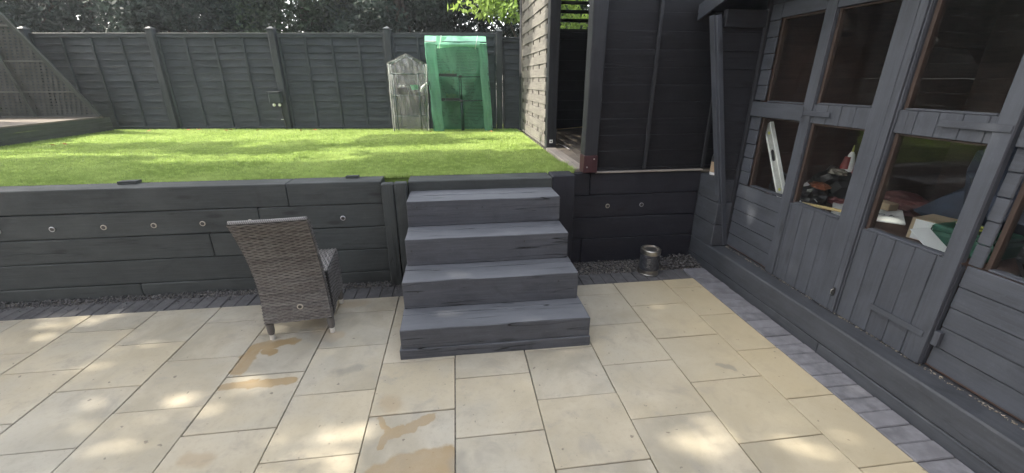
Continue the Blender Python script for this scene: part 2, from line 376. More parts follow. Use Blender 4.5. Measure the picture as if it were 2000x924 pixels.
def mat_film(name, col, op_lo, op_hi, gloss, scale=9, trans=.5, weave=False):
    """thin sheeting: partly see-through, wrinkled"""
    k = NT(name); k.n.remove(k.b); p = k.pos()
    n = k.noise(k.vmath('MULTIPLY', p, (1.0, 1, .55)), scale, 5, .65, 1.2)
    bp = k.new('ShaderNodeBump'); bp.inputs['Strength'].default_value = .7; bp.inputs['Distance'].default_value = .02; k.L(n, bp.inputs['Height'])
    df = k.new('ShaderNodeBsdfDiffuse'); df.inputs[0].default_value = (*col, 1); k.L(bp.outputs[0], df.inputs['Normal'])
    tl = k.new('ShaderNodeBsdfTranslucent'); tl.inputs[0].default_value = (*col, 1)
    m1 = k.new('ShaderNodeMixShader'); m1.inputs[0].default_value = trans; k.L(df.outputs[0], m1.inputs[1]); k.L(tl.outputs[0], m1.inputs[2])
    gl = k.new('ShaderNodeBsdfGlossy'); gl.inputs['Roughness'].default_value = .18; k.L(bp.outputs[0], gl.inputs['Normal'])
    m2 = k.new('ShaderNodeMixShader'); m2.inputs[0].default_value = gloss; k.L(m1.outputs[0], m2.inputs[1]); k.L(gl.outputs[0], m2.inputs[2])
    tp = k.new('ShaderNodeBsdfTransparent'); tp.inputs[0].default_value = (*(min(1, .55+c*.6) for c in col), 1) if not weave else (*(min(1, c*1.6+.25) for c in col), 1)
    f = k.ramp(n, .42, .66, op_lo, op_hi)
    if weave:
        w = k.new('ShaderNodeTexWave'); w.wave_type = 'BANDS'; w.bands_direction = 'Z'; k.L(p, w.inputs['Vector']); w.inputs['Scale'].default_value = 14.0
        f = k.math('ADD', f, k.math('MULTIPLY', w.outputs['Fac'], .08), clamp=True)
    m3 = k.new('ShaderNodeMixShader'); k.L(f, m3.inputs[0]); k.L(tp.outputs[0], m3.inputs[1]); k.L(m2.outputs[0], m3.inputs[2])
    k.L(m3.outputs[0], k.out.inputs[0]); return k.m
M_clear = mat_film('clear_pvc_cover', (.66, .67, .66), .13, .30, .22, 4)
M_green = mat_film('green_mesh_cover', (.17, .42, .28), .46, .60, .05, 3.5, .55, True)
M_green_strip = mat_film('green_mesh_double', (.22, .48, .34), .66, .82, .05, 3.5, .5, True)
M_green_solid = mat_film('green_mesh_folded', (.26, .56, .39), .85, .98, .05, 12, .4, True)
def mat_wicker():
    k = NT('wicker_weave', .55, .4); tc = k.new('ShaderNodeTexCoord'); uv = tc.outputs['UV']
    sx = k.new('ShaderNodeSeparateXYZ'); k.L(uv, sx.inputs[0]); u, v = sx.outputs[0], sx.outputs[1]
    S = 2*math.pi
    nz = k.noise(uv, 9, 3, .6)
    vv = k.math('ADD', v, k.math('MULTIPLY', nz, .012))
    row = k.math('MULTIPLY', vv, 1/.0105); col_ = k.math('MULTIPLY', u, 1/.055)
    rowi = k.math('FLOOR', row)
    par = k.math('MULTIPLY', k.math('MODULO', rowi, 2.0), math.pi)
    h1 = k.math('ABSOLUTE', k.math('SINE', k.math('MULTIPLY', row, math.pi)))              # strand section
    h2 = k.math('SINE', k.math('ADD', k.math('MULTIPLY', col_, S), par))                 # over and under
    h = k.math('ADD', k.math('MULTIPLY', h1, .6), k.math('MULTIPLY', h2, .35))
    st = k.noise(k.vmath('MULTIPLY', uv, (6, 115, 1)), 1.0, 2, .5)                       # colour per strand
    band = k.noise(k.vmath('MULTIPLY', uv, (1.2, 22, 1)), 1.0, 3, .6)
    c = k.mix(k.ramp(st, .36, .64), (.040, .037, .036), (.17, .16, .152))
    c = k.mix(k.ramp(band, .4, .62, 0, .6), c, (.08, .072, .068))
    ln = k.ramp(k.math('ABSOLUTE', k.math('SUBTRACT', k.math('FRACT', k.math('MULTIPLY', u, 1/.072)), .5)), .0, .055, .55, 0)
    c = k.mix(ln, c, (.25, .235, .22))
    lt = k.ramp(k.noise(k.vmath('MULTIPLY', uv, (3, 60, 1)), 1.0, 1, .5), .60, .64, 0, .8)
    c = k.mix(lt, c, (.36, .35, .335))
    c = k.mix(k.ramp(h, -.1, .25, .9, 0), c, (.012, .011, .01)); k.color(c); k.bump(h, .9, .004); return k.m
M_wicker = mat_wicker()
def mat_roll():
    k = NT('wicker_edge', .55, .4); c = k.obj(rnd=False); sx = k.new('ShaderNodeSeparateXYZ'); k.L(c, sx.inputs[0])
    v = k.math('ABSOLUTE', k.math('SINE', k.math('MULTIPLY', k.math('ADD', sx.outputs[0], k.math('MULTIPLY', sx.outputs[2], .6)), 300)))
    k.color(k.mix(k.ramp(v, .2, .7), (.03, .028, .027), (.19, .18, .17))); k.bump(v, .8, .003); return k.m
M_roll = mat_roll()
def mat_tin():
    k = NT('tin_label', .4); c = k.obj(rnd=False); n = k.noise(c, 40, 3, .6); k.color(k.mix(k.ramp(n, .4, .7), (.03, .032, .04), (.075, .08, .09))); return k.m
M_tinlabel = mat_tin()
def mat_rust():
    k = NT('stained_lid', .5); n = k.noise(k.obj(), 22, 5, .7); k.b.inputs['Metallic'].default_value = .6
    k.color(k.mix(k.ramp(n, .4, .65), (.10, .08, .06), (.42, .38, .32))); k.L(k.ramp(n, .4, .65, .8, .3), k.b.inputs['Roughness']); return k.m
M_rust = mat_rust()

# ================================================================ LARGE STRUCTURE
def sheet(name, X, Y, z, mat, n=1):
    V = [(X[0]+(X[1]-X[0])*i/n, Y[0]+(Y[1]-Y[0])*j/n, z) for j in range(n+1) for i in range(n+1)]
    F = [(j*(n+1)+i, j*(n+1)+i+1, (j+1)*(n+1)+i+1, (j+1)*(n+1)+i) for j in range(n) for i in range(n)]
    return tag(mesh_obj(name, pydata(name, V, F), mat), kind='structure')
sheet('ground', (-60, 60), (-60, 90), -.075, M_soil)
up_g = bx('terrain', None, (-59, 59), (3.62, 89), (-.06, .835), M_soil, ch=.001); tag(up_g, kind='structure')
lawn = bx('lawn', None, (-9.5, 1.04), (3.59, 8.15), (.80, .865), M_turf, ch=.001); tag(lawn, kind='structure')

# turf blades, clipped to the lawn
def blades(n, X, Y, z, hgt, wid, seed):
    r = np.random.RandomState(seed)
    x = r.uniform(X[0], X[1], n); y = Y[0] + (Y[1]-Y[0])*r.power(1.0, n)**1.6
    a = r.uniform(0, 2*np.pi, n); h = hgt*r.uniform(.5, 1.2, n); w = wid*r.uniform(.6, 1.2, n); ln = h*r.uniform(0, .9, n); b = r.uniform(0, 2*np.pi, n)
    P0 = np.stack([x-np.cos(a)*w, y-np.sin(a)*w, np.full(n, z)], 1); P1 = np.stack([x+np.cos(a)*w, y+np.sin(a)*w, np.full(n, z)], 1)
    P2 = np.stack([x+np.cos(b)*ln, y+np.sin(b)*ln, z+h], 1)
    V = np.stack([P0, P1, P2], 1).reshape(-1, 3); F = np.arange(3*n).reshape(-1, 3); return V, F
V, F = blades(330000, (-6.6, 1.03), (3.60, 7.9), .862, .024, .0035, 3)
V2, F2 = blades(2500, (.82, 1.04), (3.62, 3.95), .862, .05, .004, 4)
V3, F3 = blades(9000, (-5.5, 1.03), (3.572, 3.61), .866, .034, .0035, 6); F2 = np.concatenate([F2, F3+len(V2)]); V2 = np.concatenate([V2, V3])
g_ = mesh_obj('grass', np_mesh('grass', np.concatenate([V, V2]), np.concatenate([F, F2+len(V)])), M_grass); tag(g_, 'short bright green turf blades of the raised lawn', 'grass', kind='stuff')

# ---- patio: slabs, block edging
patio = tag(sheet('patio', (-6.2, 2.25), (-3.6, 3.60), -.016, M_joint), kind='structure')
colx = [2.027, 1.735, 1.283, .826, .373, -.073, -.52, -.968, -1.415, -1.862, -2.31, -2.757, -3.205, -3.652, -4.10, -4.55, -5.0]
first = [2.485, 2.68, 2.455, 2.655, 2.45, 2.65, 2.425, 2.64, 2.41, 2.63, 2.40, 2.62, 2.40, 2.62, 2.40, 2.62]
slab_var = [bar_mesh(.4, .44, .04, .004, 3, .0006, s) for s in range(3)]
G = .0026
for i in range(len(colx)-1):
    x1, x0 = colx[i], colx[i+1]
    ys = [3.08]
    y = first[i]
    if y + .44 < 3.02: ys.append(y + .44)
    while y > -1.7: ys.append(y); y -= .4375
    for j in range(len(ys)-1):
        gx = G + random.uniform(-.001, .0012); gy = G + random.uniform(-.001, .0012)
        # slightly uneven bedding
        zc = -.020 + random.uniform(-.0012, .0012)
        o = bx('paving_slab', patio, (x0+gx, x1-gx), (ys[j+1]+gy, ys[j]-gy), (zc-.02, zc+.02), M_slab, 'x', ch=.0025, seg=4, jit=.0004, seed=(i*7+j) % 9)
        o.matrix_basis = o.matrix_basis @ Euler((random.uniform(-.002, .002), random.uniform(-.002, .002), random.uniform(-.002, .002))).to_matrix().to_4x4()
x = 2.02
while x > -5.0:
    w = .0985; zt = random.uniform(-.003, .001)
    bx('block_paver', patio, (x-w+.003, x), (3.086, 3.275+random.uniform(-.004, .004)), (-.05, zt), M_block, 'y', ch=.005, seed=random.randint(0, 3), jit=.0006, seg=2); x -= .1
y = 3.275
while y > -1.6:
    zt = random.uniform(-.003, .001)
    bx('block_paver', patio, (2.033, 2.238+random.uniform(-.003, .003)), (y-.0975, y), (-.05, zt), M_block2, 'x', ch=.005, seed=random.randint(0, 3), jit=.0006, seg=2); y -= .1005

# ---- gravel strips
def chips(n, X, Y, z0, s, seed, sink=.35):
    r = np.random.RandomState(seed)
    oc = np.array([(1, 0, 0), (-1, 0, 0), (0, 1, 0), (0, -1, 0), (0, 0, 1), (0, 0, -1)], float)
    fc = np.array([(0, 2, 4), (2, 1, 4), (1, 3, 4), (3, 0, 4), (2, 0, 5), (1, 2, 5), (3, 1, 5), (0, 3, 5)])
    c = np.stack([r.uniform(*X, n), r.uniform(*Y, n), z0 + r.uniform(0, s*1.1, n)], 1)
    sc = s*r.uniform(.45, 1.25, (n, 1, 1))*np.array([1, .7, .4])*r.uniform(.7, 1.2, (n, 1, 3))
    P = oc[None]*sc*(1+r.uniform(-.25, .25, (n, 6, 3)))
    q = r.normal(size=(n, 4)); q[:, 1:3] *= .5; q /= np.linalg.norm(q, axis=1)[:, None]; w, x, y, z = q.T
    R = np.stack([1-2*(y*y+z*z), 2*(x*y-z*w), 2*(x*z+y*w), 2*(x*y+z*w), 1-2*(x*x+z*z), 2*(y*z-x*w), 2*(x*z-y*w), 2*(y*z+x*w), 1-2*(x*x+y*y)], 1).reshape(-1, 3, 3)
    P = np.einsum('nij,nkj->nki', R, P) + c[:, None]
    return P.reshape(-1, 3), (fc[None]+6*np.arange(n)[:, None, None]).reshape(-1, 3)
parts_ = [chips(3600, (-5.3, -.42), (3.255, 3.375), -.012, .014, 1), chips(420, (-5.3, -.42), (3.16, 3.27), -.004, .008, 11), chips(2000, (.80, 2.24), (3.27, 3.555), -.016, .014, 2), chips(260, (1.85, 2.24), (3.30, 3.55), .0, .022, 5)]
off = 0; VV = []; FF = []
for V, F in parts_: VV.append(V); FF.append(F+off); off += len(V)
gv = mesh_obj('gravel', np_mesh('gravel', np.concatenate(VV), np.concatenate(FF)), M_stone); tag(gv, 'grey slate chippings strewn along the foot of the sleeper walls', 'gravel', kind='stuff')
V, F = chips(520, (2.375, 2.398), (.0, 3.22), .221, .007, 8)
M_debris = mat_simple('pale_debris', (.24, .21, .165), .9, 0, 40, .5)
db = mesh_obj('leaf_debris', np_mesh('leaf_debris', V, F), M_debris); tag(db, 'pale dry crumbs caught between the summerhouse cladding and its plinth', 'debris', kind='stuff')

# ---- retaining wall left of the steps
wl = thing('retaining_wall', 'long dark green grey sleeper wall left of the steps holding up the lawn', 'wall', (-3, 3.48, 0))
rows = [(.702, .885, [-5.6, -1.345, -.62]), (.505, .697, [-5.6, -1.585, -.62]), (.306, .500, [-5.6, -1.985, -.62]), (.100, .301, [-5.6, -3.9, -.62]), (-.06, .095, [-5.6, -2.6, -.62])]
for r, (z0, z1, xs) in enumerate(rows):
    for a in range(len(xs)-1):
        dy = random.uniform(-.003, .003)
        bx('sleeper', wl, (xs[a]+.002, xs[a+1]-.002), (3.38+dy, 3.585), (z0, z1), M_wall_left, 'x', ch=.006, seg=10, jit=.001, seed=r*5+a)
for a, b in ((-.612, -.515), (-.510, -.412)):
    bx('post', wl, (a, b), (3.30, 3.378), (-.05, .882 - (.004 if a < -.55 else 0)), M_wall_left, 'z', ch=.007, seg=6, jit=.0014, seed=int(-a*100))
# ---- recessed deck lights
M_ringpale = mat_simple('pale_ring', (.34, .31, .25), .45, 0, 8, .1, 0); M_lens = mat_simple('dull_lens', (.035, .033, .03), .3, 0, 8, .1, 0)
RX = Matrix.Rotation(math.pi/2, 4, 'X')
def deck_light(parent, x, y, z, worn=False):
    rr = lathe('wall_light', parent, [(.0145, .0), (.0205, .0), (.0205, .004), (.0175, .006), (.0145, .005)], M_metal if worn else M_ringpale, (x, y, z), 20, True, RX)
    lathe('lens', rr, [(.0142, .001), (.0142, .0055), (.006, .0062)], M_lens, (x, y, z), 14, True, RX)
for i, x in enumerate((-3.42, -3.06, -2.71, -2.36, -2.01, -1.66, -1.30, -.95)):
    deck_light(wl, x, 3.379, .588, i in (0, 1, 7))
# ---- wall right of the steps, return into the plinth
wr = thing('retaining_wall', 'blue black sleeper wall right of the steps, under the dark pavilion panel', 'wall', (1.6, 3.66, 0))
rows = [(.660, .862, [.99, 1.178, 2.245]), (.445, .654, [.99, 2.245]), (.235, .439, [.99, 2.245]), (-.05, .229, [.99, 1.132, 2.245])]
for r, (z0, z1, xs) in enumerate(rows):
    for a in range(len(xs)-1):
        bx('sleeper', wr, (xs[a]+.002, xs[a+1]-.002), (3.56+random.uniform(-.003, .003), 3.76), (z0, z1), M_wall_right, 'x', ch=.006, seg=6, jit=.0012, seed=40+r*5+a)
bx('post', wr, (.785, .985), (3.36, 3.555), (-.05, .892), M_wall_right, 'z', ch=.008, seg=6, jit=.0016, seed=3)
bx('coping_board', wr, (1.215, 2.24), (3.535, 3.575), (.864, .876), M_pale_edge, 'x', ch=.002)
for i, x in enumerate((1.36, 1.69)): deck_light(wr, x, 3.556, .552, i == 1)
rr_ = [(.226, .427, 3.245), (.432, .63, 3.245), (.635, .83, 3.27)]
for r, (z0, z1, yc) in enumerate(rr_):
    o = bx('return_sleeper', wr, (2.25, 2.40), (yc, 3.60), (z0, z1), M_plinth if r < 3 else M_wall_right, 'y', ch=.006, seg=3, jit=.001, seed=60+r)

# ---- steps
st = thing('timber_steps', 'four grey painted sleeper steps going up from the patio to the lawn', 'steps', (.2, 2.8, 0))
def step(y0, y1, z0, z1, x0, x1, seed, splits):
    ys = [y0]+splits+[y1]
    for a in range(len(ys)-1):
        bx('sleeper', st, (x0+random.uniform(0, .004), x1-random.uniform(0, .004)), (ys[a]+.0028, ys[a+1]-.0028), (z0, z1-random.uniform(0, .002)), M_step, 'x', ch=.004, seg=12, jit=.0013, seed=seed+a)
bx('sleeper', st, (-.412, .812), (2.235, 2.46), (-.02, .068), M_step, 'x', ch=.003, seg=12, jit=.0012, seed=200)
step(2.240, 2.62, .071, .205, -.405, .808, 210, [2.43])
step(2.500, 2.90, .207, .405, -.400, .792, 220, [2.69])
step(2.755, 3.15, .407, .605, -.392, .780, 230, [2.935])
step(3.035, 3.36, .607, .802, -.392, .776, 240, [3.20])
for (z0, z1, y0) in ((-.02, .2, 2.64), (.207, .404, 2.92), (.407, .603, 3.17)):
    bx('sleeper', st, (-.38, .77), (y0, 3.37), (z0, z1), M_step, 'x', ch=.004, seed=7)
bx('sleeper', st, (-.408, .783), (3.362, 3.585), (.60, .878), M_wall_left, 'x', ch=.006, seg=6, jit=.0012, seed=250)
for (x, y, z) in ((-.32, 3.034, .755), (-.02, 3.034, .74), (.17, 3.034, .742), (-.35, 2.754, .52), (.45, 2.754, .555), (-.3, 2.499, .33), (.65, 2.499, .35)):
    lathe('screw_head', st, [(.001, 0), (.006, 0), (.006, .002), (.003, .0025)], M_blackmetal, (x, y, z), 8, True, RX)

# ---- plinth beam under the summerhouse
pl = thing('plinth_beam', 'long low grey sleeper plinth below the summerhouse doors along the block edging', 'plinth', (2.33, 1.6, 0))
bx('sleeper', pl, (2.25, 2.47), (-1.7, 3.60), (.062, .222), M_plinth, 'y', ch=.009, seg=16, jit=.0016, seed=300)
bx('sleeper', pl, (2.247, 2.47), (-1.7, 1.98), (-.05, .0605), M_plinth, 'y', ch=.004, seg=8, jit=.001, seed=301)
bx('sleeper', pl, (2.25, 2.47), (1.984, 3.60), (-.05, .0605), M_plinth, 'y', ch=.004, seg=8, jit=.001, seed=302)

# ================================================================ FENCE
FY = lambda x: 7.38 - .13*x
TH = math.atan(-.13); FU = Vector((math.cos(TH), math.sin(TH), 0)); FN = Vector((math.sin(TH), -math.cos(TH), 0))  # FN points at the camera
fence = thing('garden_fence', 'long dark grey waney lap fence closing the far side of the lawn', 'fence', (-3, FY(-3), .86))
px = [-8.65, -6.70, -4.72, -2.81, -1.005, .745, 2.55, 4.4]
def fpt(x, z, n=0.0): return Vector((x, FY(x), z)) + FN*n
def wavy_board(L, seed):
    key = ('wavy', seed); r = random.Random(seed); n = 12; V = []; F = []
    ph = [r.uniform(0, 6.28) for _ in range(4)]; am = r.uniform(.003, .010)
    for i in range(n+1):
        x = -L/2 + L*i/n; w = am*math.sin(3.1*x+ph[0]) + am*.6*math.sin(7.3*x+ph[1]) + r.uniform(-.0015, .0015)
        zb = -.068 + w; zt = .068
        for (z, y) in ((zt, .004), (zb, -.024), (zb-.001, -.010), (zt, .010)): V.append((x, y, z))
    for i in range(n):
        for j in range(4): a = i*4+j; b = i*4+(j+1) % 4; F.append((a, b, b+4, a+4))
    F.append((3, 2, 1, 0)); F.append((n*4, n*4+1, n*4+2, n*4+3))
    return pydata('lap_board', V, F)
for p in range(len(px)-1):
    x0, x1 = px[p]+.055, px[p+1]-.055; L = (x1-x0)/math.cos(TH)
    ztop = 2.345 if p < 5 else 2.285
    vis = p < 6
    R0 = Matrix.Rotation(TH, 4, 'Z')
    var = [wavy_board(L, p*10+s) for s in range(5)]
    nb = 13; pitch = (ztop-.06-.90)/nb
    for b in range(nb):
        z = .90 + pitch*(b+.55); c = fpt((x0+x1)/2, z+random.uniform(-.004, .004), 0)
        flip = Matrix.Rotation(random.uniform(-.004, .004), 4, 'Y')
        mesh_obj('lap_board', var[(b*3+p) % 5], M_fence, fence, Matrix.Translation(c) @ R0 @ flip)
    for f in ((0.012, .25, .5, .75, .988) if vis else (.5,)):
        xx = x0 + (x1-x0)*f
        beam('batten', fence, fpt(xx, .87, .025), fpt(xx+random.uniform(-.006, .006), ztop-.03, .025), .035, .020, M_fence, FN, .003, seed=int(f*4))
    beam('rail', fence, fpt(x0, .885, .022), fpt(x1, .885, .022), .03, .05, M_fence)
    beam('rail', fence, fpt(x0, ztop-.04, .022), fpt(x1, ztop-.04, .022), .026, .05, M_fence)
    beam('capping_rail', fence, fpt(x0, ztop-.005, .008), fpt(x1, ztop-.005, .008), .062, .016, M_fence, (0, 0, 1), .004)
for i, x in enumerate(px):
    lean = random.uniform(-.008, .008); zt = 2.395 if i < 5 else 2.36
    pq = beam('fence_post', fence, fpt(x, .82, .035), fpt(x+lean, zt, .035), .10, .10, M_fpost, FN, .005, 4, .0008, i)
    c = fpt(x+lean, zt, .035)
    prof = [(.079, 0), (.079, .012), (.012, .045), (.001, .047)]
    V = []
    for (r, z) in prof:
        for k in range(4): a = math.pi/4+k*math.pi/2; V.append((r*math.cos(a), r*math.sin(a), z))
    Fq = [(i2*4+k, i2*4+(k+1) % 4, i2*4+4+(k+1) % 4, i2*4+4+k) for i2 in range(3) for k in range(4)] + [(3, 2, 1, 0), (12, 13, 14, 15)]
    mesh_obj('post_cap', pydata('post_cap', V, Fq), M_fence, pq, Matrix.Translation(c) @ Matrix.Rotation(TH, 4, 'Z'))
# ---- twin security light on the third post
sl_ = thing('security_light', 'small black box with two white lamps beneath it on the fence post', 'light', tuple(fpt(-2.87, 1.37, .11)))
Ms = Matrix.Translation(fpt(-2.90, 1.375, .135)) @ Matrix.Rotation(TH, 4, 'Z')
mesh_obj('case', bar_mesh(.19, .09, .17, .012), M_fence, sl_, Ms)
mesh_obj('cap', bar_mesh(.205, .105, .012, .004), M_fence, sl_, Ms @ Matrix.Translation((0, 0, .091)))
for dx in (-.045, .045):
    lathe('lamp', sl_, [(.012, 0), (.020, -.012), (.023, -.030), (.016, -.043), (.002, -.048)][::-1], M_white, Ms @ Vector((dx, 0, -.087)), 14)
tubes('conduit', sl_, [[fpt(-2.85, 1.29, .10), fpt(-2.855, 1.15, .10), fpt(-2.83, .95, .10), fpt(-2.82, .87, .10)]], .010, M_blackmetal, 6)
tag(bx('vent_clip', sl_, (-2.93, -2.89), (FY(-2.9)-.045, FY(-2.9)-.035), (1.02, 1.03), M_white, ch=.001))

# ================================================================ PAVILION (dark, right of the lawn)
pv = thing('garden_pavilion', 'black timber pavilion with open side doorway, woven end panel and raised floor', 'pavilion', (2.0, 5.0, .88))
PW = (.115, .115)
# posts
bx('post', pv, (1.092, 1.212), (3.50, 3.62), (1.03, 3.0), M_post, 'z', ch=.006, seg=8, jit=.0012, seed=1)
pf = bx('post_foot', pv, (1.089, 1.215), (3.497, 3.622), (.878, 1.03), M_redfoot, 'z', ch=.005); tag(pf, 'dark red painted foot of the front post')
for (x, z) in ((1.12, .93), (1.18, 1.0)): lathe('bolt', pf, [(.001, 0), (.007, 0), (.007, .003), (.003, .005)], M_chrome, (x, 3.496, z), 8, True, RX)
p1 = bx('post', pv, (1.055, 1.172), (4.90, 5.02), (.88, 3.0), M_post, 'z', ch=.006, seg=8, jit=.0012, seed=2)
tp = bx('tag_plate', p1, (1.090, 1.128), (4.893, 4.897), (.947, .985), M_white, ch=.001)
bx('printed_mark', tp, (1.101, 1.117), (4.8905, 4.8925), (.958, .974), M_ink, ch=.0005)
bx('post', pv, (1.055, 1.165), (7.02, 7.12), (.86, 3.0), M_post, 'z', ch=.006)
bx('post', pv, (3.5, 3.62), (3.50, 3.62), (.85, 3.0), M_post, 'z', ch=.006)
# woven hit and miss panel, facing the lawn
by0, by1 = 5.02, 7.02; nv = 4
ups = [by0 + (by1-by0)*f for f in (.10, .32, .54, .76, .95)]
PITCHW = .155
for i in range(14):
    z0 = .905 + i*PITCHW
    V = []; Fq = []; n = 44
    for j in range(n+1):
        y = by0+.03 + (by1-by0-.066)*j/n
        w = math.cos((y-ups[0])/(ups[1]-ups[0])*math.pi)*(1 if i % 2 else -1)
        xo = 1.088 - .004*w
        for (xx, zz) in ((xo-.006, z0), (xo+.006, z0), (xo+.006, z0+.100), (xo-.006, z0+.100)): V.append((xx-1.1, y-6.0, zz-z0-.05))
    for j in range(n):
        for q in range(4): a = j*4+q; b = j*4+(q+1) % 4; Fq.append((a, a+4, b+4, b))
    Fq += [(0, 1, 2, 3), (n*4+3, n*4+2, n*4+1, n*4)]
    V = [(v[1], -v[0], v[2]) for v in V]
    mesh_obj('woven_slat', pydata('woven_slat', V, Fq), M_woven, pv, Matrix.Translation((1.1, 6.0, z0+.05)) @ AX['y'])
    cuts = [by0+.03, *ups, by1-.036]
    for c_ in range(len(cuts)-1):
        a_, b_ = cuts[c_] + (.028 if c_ else 0), cuts[c_+1] - (.028 if c_ < len(cuts)-2 else 0)
        if b_-a_ > .03: bx('woven_infill', pv, (1.094, 1.104), (a_, b_), (z0+.1005, z0+PITCHW-.0005), M_woven, 'y', ch=.0008, seed=i % 3)
for u in ups: bx('upright', pv, (1.112, 1.124), (u-.010, u+.010), (.903, 2.9), M_black, 'z', ch=.002)
bx('panel_frame', pv, (1.072, 1.125), (by0+.001, by0+.03), (.88, 2.95), M_woven, 'z'); bx('panel_frame', pv, (1.072, 1.125), (by1-.035, by1-.002), (.88, 2.95), M_woven, 'z')
bx('panel_frame', pv, (1.075, 1.122), (by0+.031, by1-.036), (.872, .902), M_woven, 'y')
# floor and edge beam
bx('edge_beam', pv, (1.045, 1.165), (3.63, 4.885), (.80, .895), M_pale_edge, 'y', ch=.006, seg=6, jit=.002, seed=9)
x = 1.17
while x < 3.6:
    bx('floor_board', pv, (x, x+.116), (3.77, 7.0), (.85, .886+random.uniform(-.001, .001)), M_deck, 'y', ch=.003); x += .12
# front panel of overlapping boards
z = .905; i = 0
while z < 2.95:
    o = bx('panel_board', pv, (1.216, 3.5), (3.578, 3.592), (z, z+.150), M_black, 'x', ch=.003, seg=6, jit=.0008, seed=i % 5)
    o.matrix_basis = o.matrix_basis @ Matrix.Rotation(.07, 4, 'X'); z += .138; i += 1
for x in (1.675, 2.24, 2.9): bx('batten', pv, (x-.014, x+.014), (3.545, 3.566), (.89, 2.95), M_post, 'z', ch=.002, seed=i)
bx('bottom_rail', pv, (1.216, 3.5), (3.578, 3.61), (.878, .904), M_black, 'x')
# far side wall, back wall with louvres, roof
z = .89; i = 0
while z < 2.95:
    bx('side_board', pv, (3.50, 3.52), (3.63, 7.0), (z, z+.146), M_black, 'y', seed=0); z += .15
z = .89
while z < 2.33:
    bx('back_board', pv, (1.17, 3.5), (6.93, 6.95), (z, z+.146), M_black, 'x', seed=0); z += .15
bx('back_rail', pv, (1.17, 3.5), (6.90, 6.96), (2.335, 2.372), M_post, 'x')
for i, z in enumerate((2.47, 2.59, 2.71, 2.83)):
    o = bx('louvre', pv, (1.3, 3.5), (6.90, 6.915), (z, z+.055), M_post, 'x', ch=.002); o.matrix_basis = o.matrix_basis @ Matrix.Rotation(-.5, 4, 'X')
for x in (1.25, 2.3, 3.4): bx('back_stud', pv, (x-.03, x+.03), (6.917, 6.96), (2.373, 2.95), M_post, 'z')
bx('roof', pv, (.95, 3.75), (3.42, 7.2), (3.0, 3.05), M_black, 'y')
for y in (4.2, 5.1, 6.0): bx('rafter', pv, (1.05, 3.6), (y, y+.05), (2.90, 2.998), M_post, 'x')
# things inside the doorway
cb = tubes('garden_cane', None, [[(1.62, 6.75, .90), (2.3, 6.6, .97)]], .006, M_pinewood, 6); tag(cb, 'thin pale cane lying on the floor at the back of the pavilion', 'cane')
cb = tubes('garden_cane', None, [[(1.30, 4.75, .893), (1.28, 5.25, .893)]], .004, M_paper, 6); tag(cb, 'short white cane on the pavilion floor just inside the doorway', 'cane')

# ================================================================ DECK AND TRELLIS, FAR LEFT
dk = thing('raised_deck', 'low raised timber deck in the far left corner of the lawn', 'deck', (-7, 6.8, .87))
for i, (z0, z1) in enumerate(((.86, .932), (.935, 1.008), (1.011, 1.078))):
    bx('fascia_board', dk, (-5.645, -5.622), (5.2, 7.86), (z0, z1), M_deck_side, 'y', ch=.004, seg=4, jit=.001, seed=i)
    bx('fascia_board', dk, (-9.4, -5.647), (5.2, 5.222), (z0, z1), M_deck_side, 'x', ch=.004, seed=0)
x = -5.62
while x > -9.3:
    bx('deck_board', dk, (x-.117, x), (5.2, 7.72), (1.08, 1.10), M_deck, 'y', ch=.003, seed=0); x -= .121
tr = thing('trellis_screen', 'grey perforated trellis screen with slanting right edge standing on the deck', 'trellis', (-6.6, 7.7, 1.1))
TY = 7.70
def xedge(z): return -5.655 + (z-1.10)*(-6.51+5.655)/(2.54-1.10)
V = []; Fq = []
def addbox(x0, x1, y0, y1, z0, z1, x1b=None):
    b = len(V); xb = x1 if x1b is None else x1b
    V.extend([(x0, y0, z0), (x1, y0, z0), (x1, y1, z0), (x0, y1, z0), (x0, y0, z1), (xb, y0, z1), (xb, y1, z1), (x0, y1, z1)])
    Fq.extend([(b, b+3, b+2, b+1), (b+4, b+5, b+6, b+7), (b, b+1, b+5, b+4), (b+1, b+2, b+6, b+5), (b+2, b+3, b+7, b+6), (b+3, b, b+4, b+7)])
z = 1.115; r = 0
while z < 3.0:
    addbox(-9.0, xedge(z), TY, TY+.012, z, z+.020, xedge(z+.02))
    x = xedge(z+.04) - .01 - (.035 if r % 2 else 0)
    while x > -9.0: addbox(x-.036, x, TY+.002, TY+.010, z+.018, z+.045); x -= .07
    z += .0435; r += 1
lt = mesh_obj('lattice', pydata('lattice', V, Fq), M_lattice, tr); tag(lt, kind='stuff')
M_trimpale = mat_wood('trellis_rail', (.10, .10, .09), cracks=.2)
for z in (1.475, 1.915, 2.395): bx('rail', tr, (-9.0, xedge(z)-.005), (TY-.03, TY-.002), (z-.013, z+.013), M_trimpale, 'x')
bx('rail', tr, (-9.0, -5.66), (TY-.03, TY-.002), (1.101, 1.114), M_trimpale, 'x')
beam('edge_rail', tr, (xedge(1.1)+.015, TY-.012, 1.10), (xedge(3.0)+.015, TY-.012, 3.0), .05, .04, M_deck_side, (0, 1, 0))
for (a, b) in (((-6.53, 1.115), (-6.83, 2.7)), ((-7.02, 1.115), (-7.3, 2.7))):
    beam('batten', tr, (a[0], TY+.035, a[1]), (b[0], TY+.035, b[1]), .05, .03, M_deck_side, (0, 1, 0))
    beam('batten', tr, (a[0], TY-.045, a[1]), (b[0], TY-.045, b[1]), .035, .02, M_deck_side, (0, 1, 0))

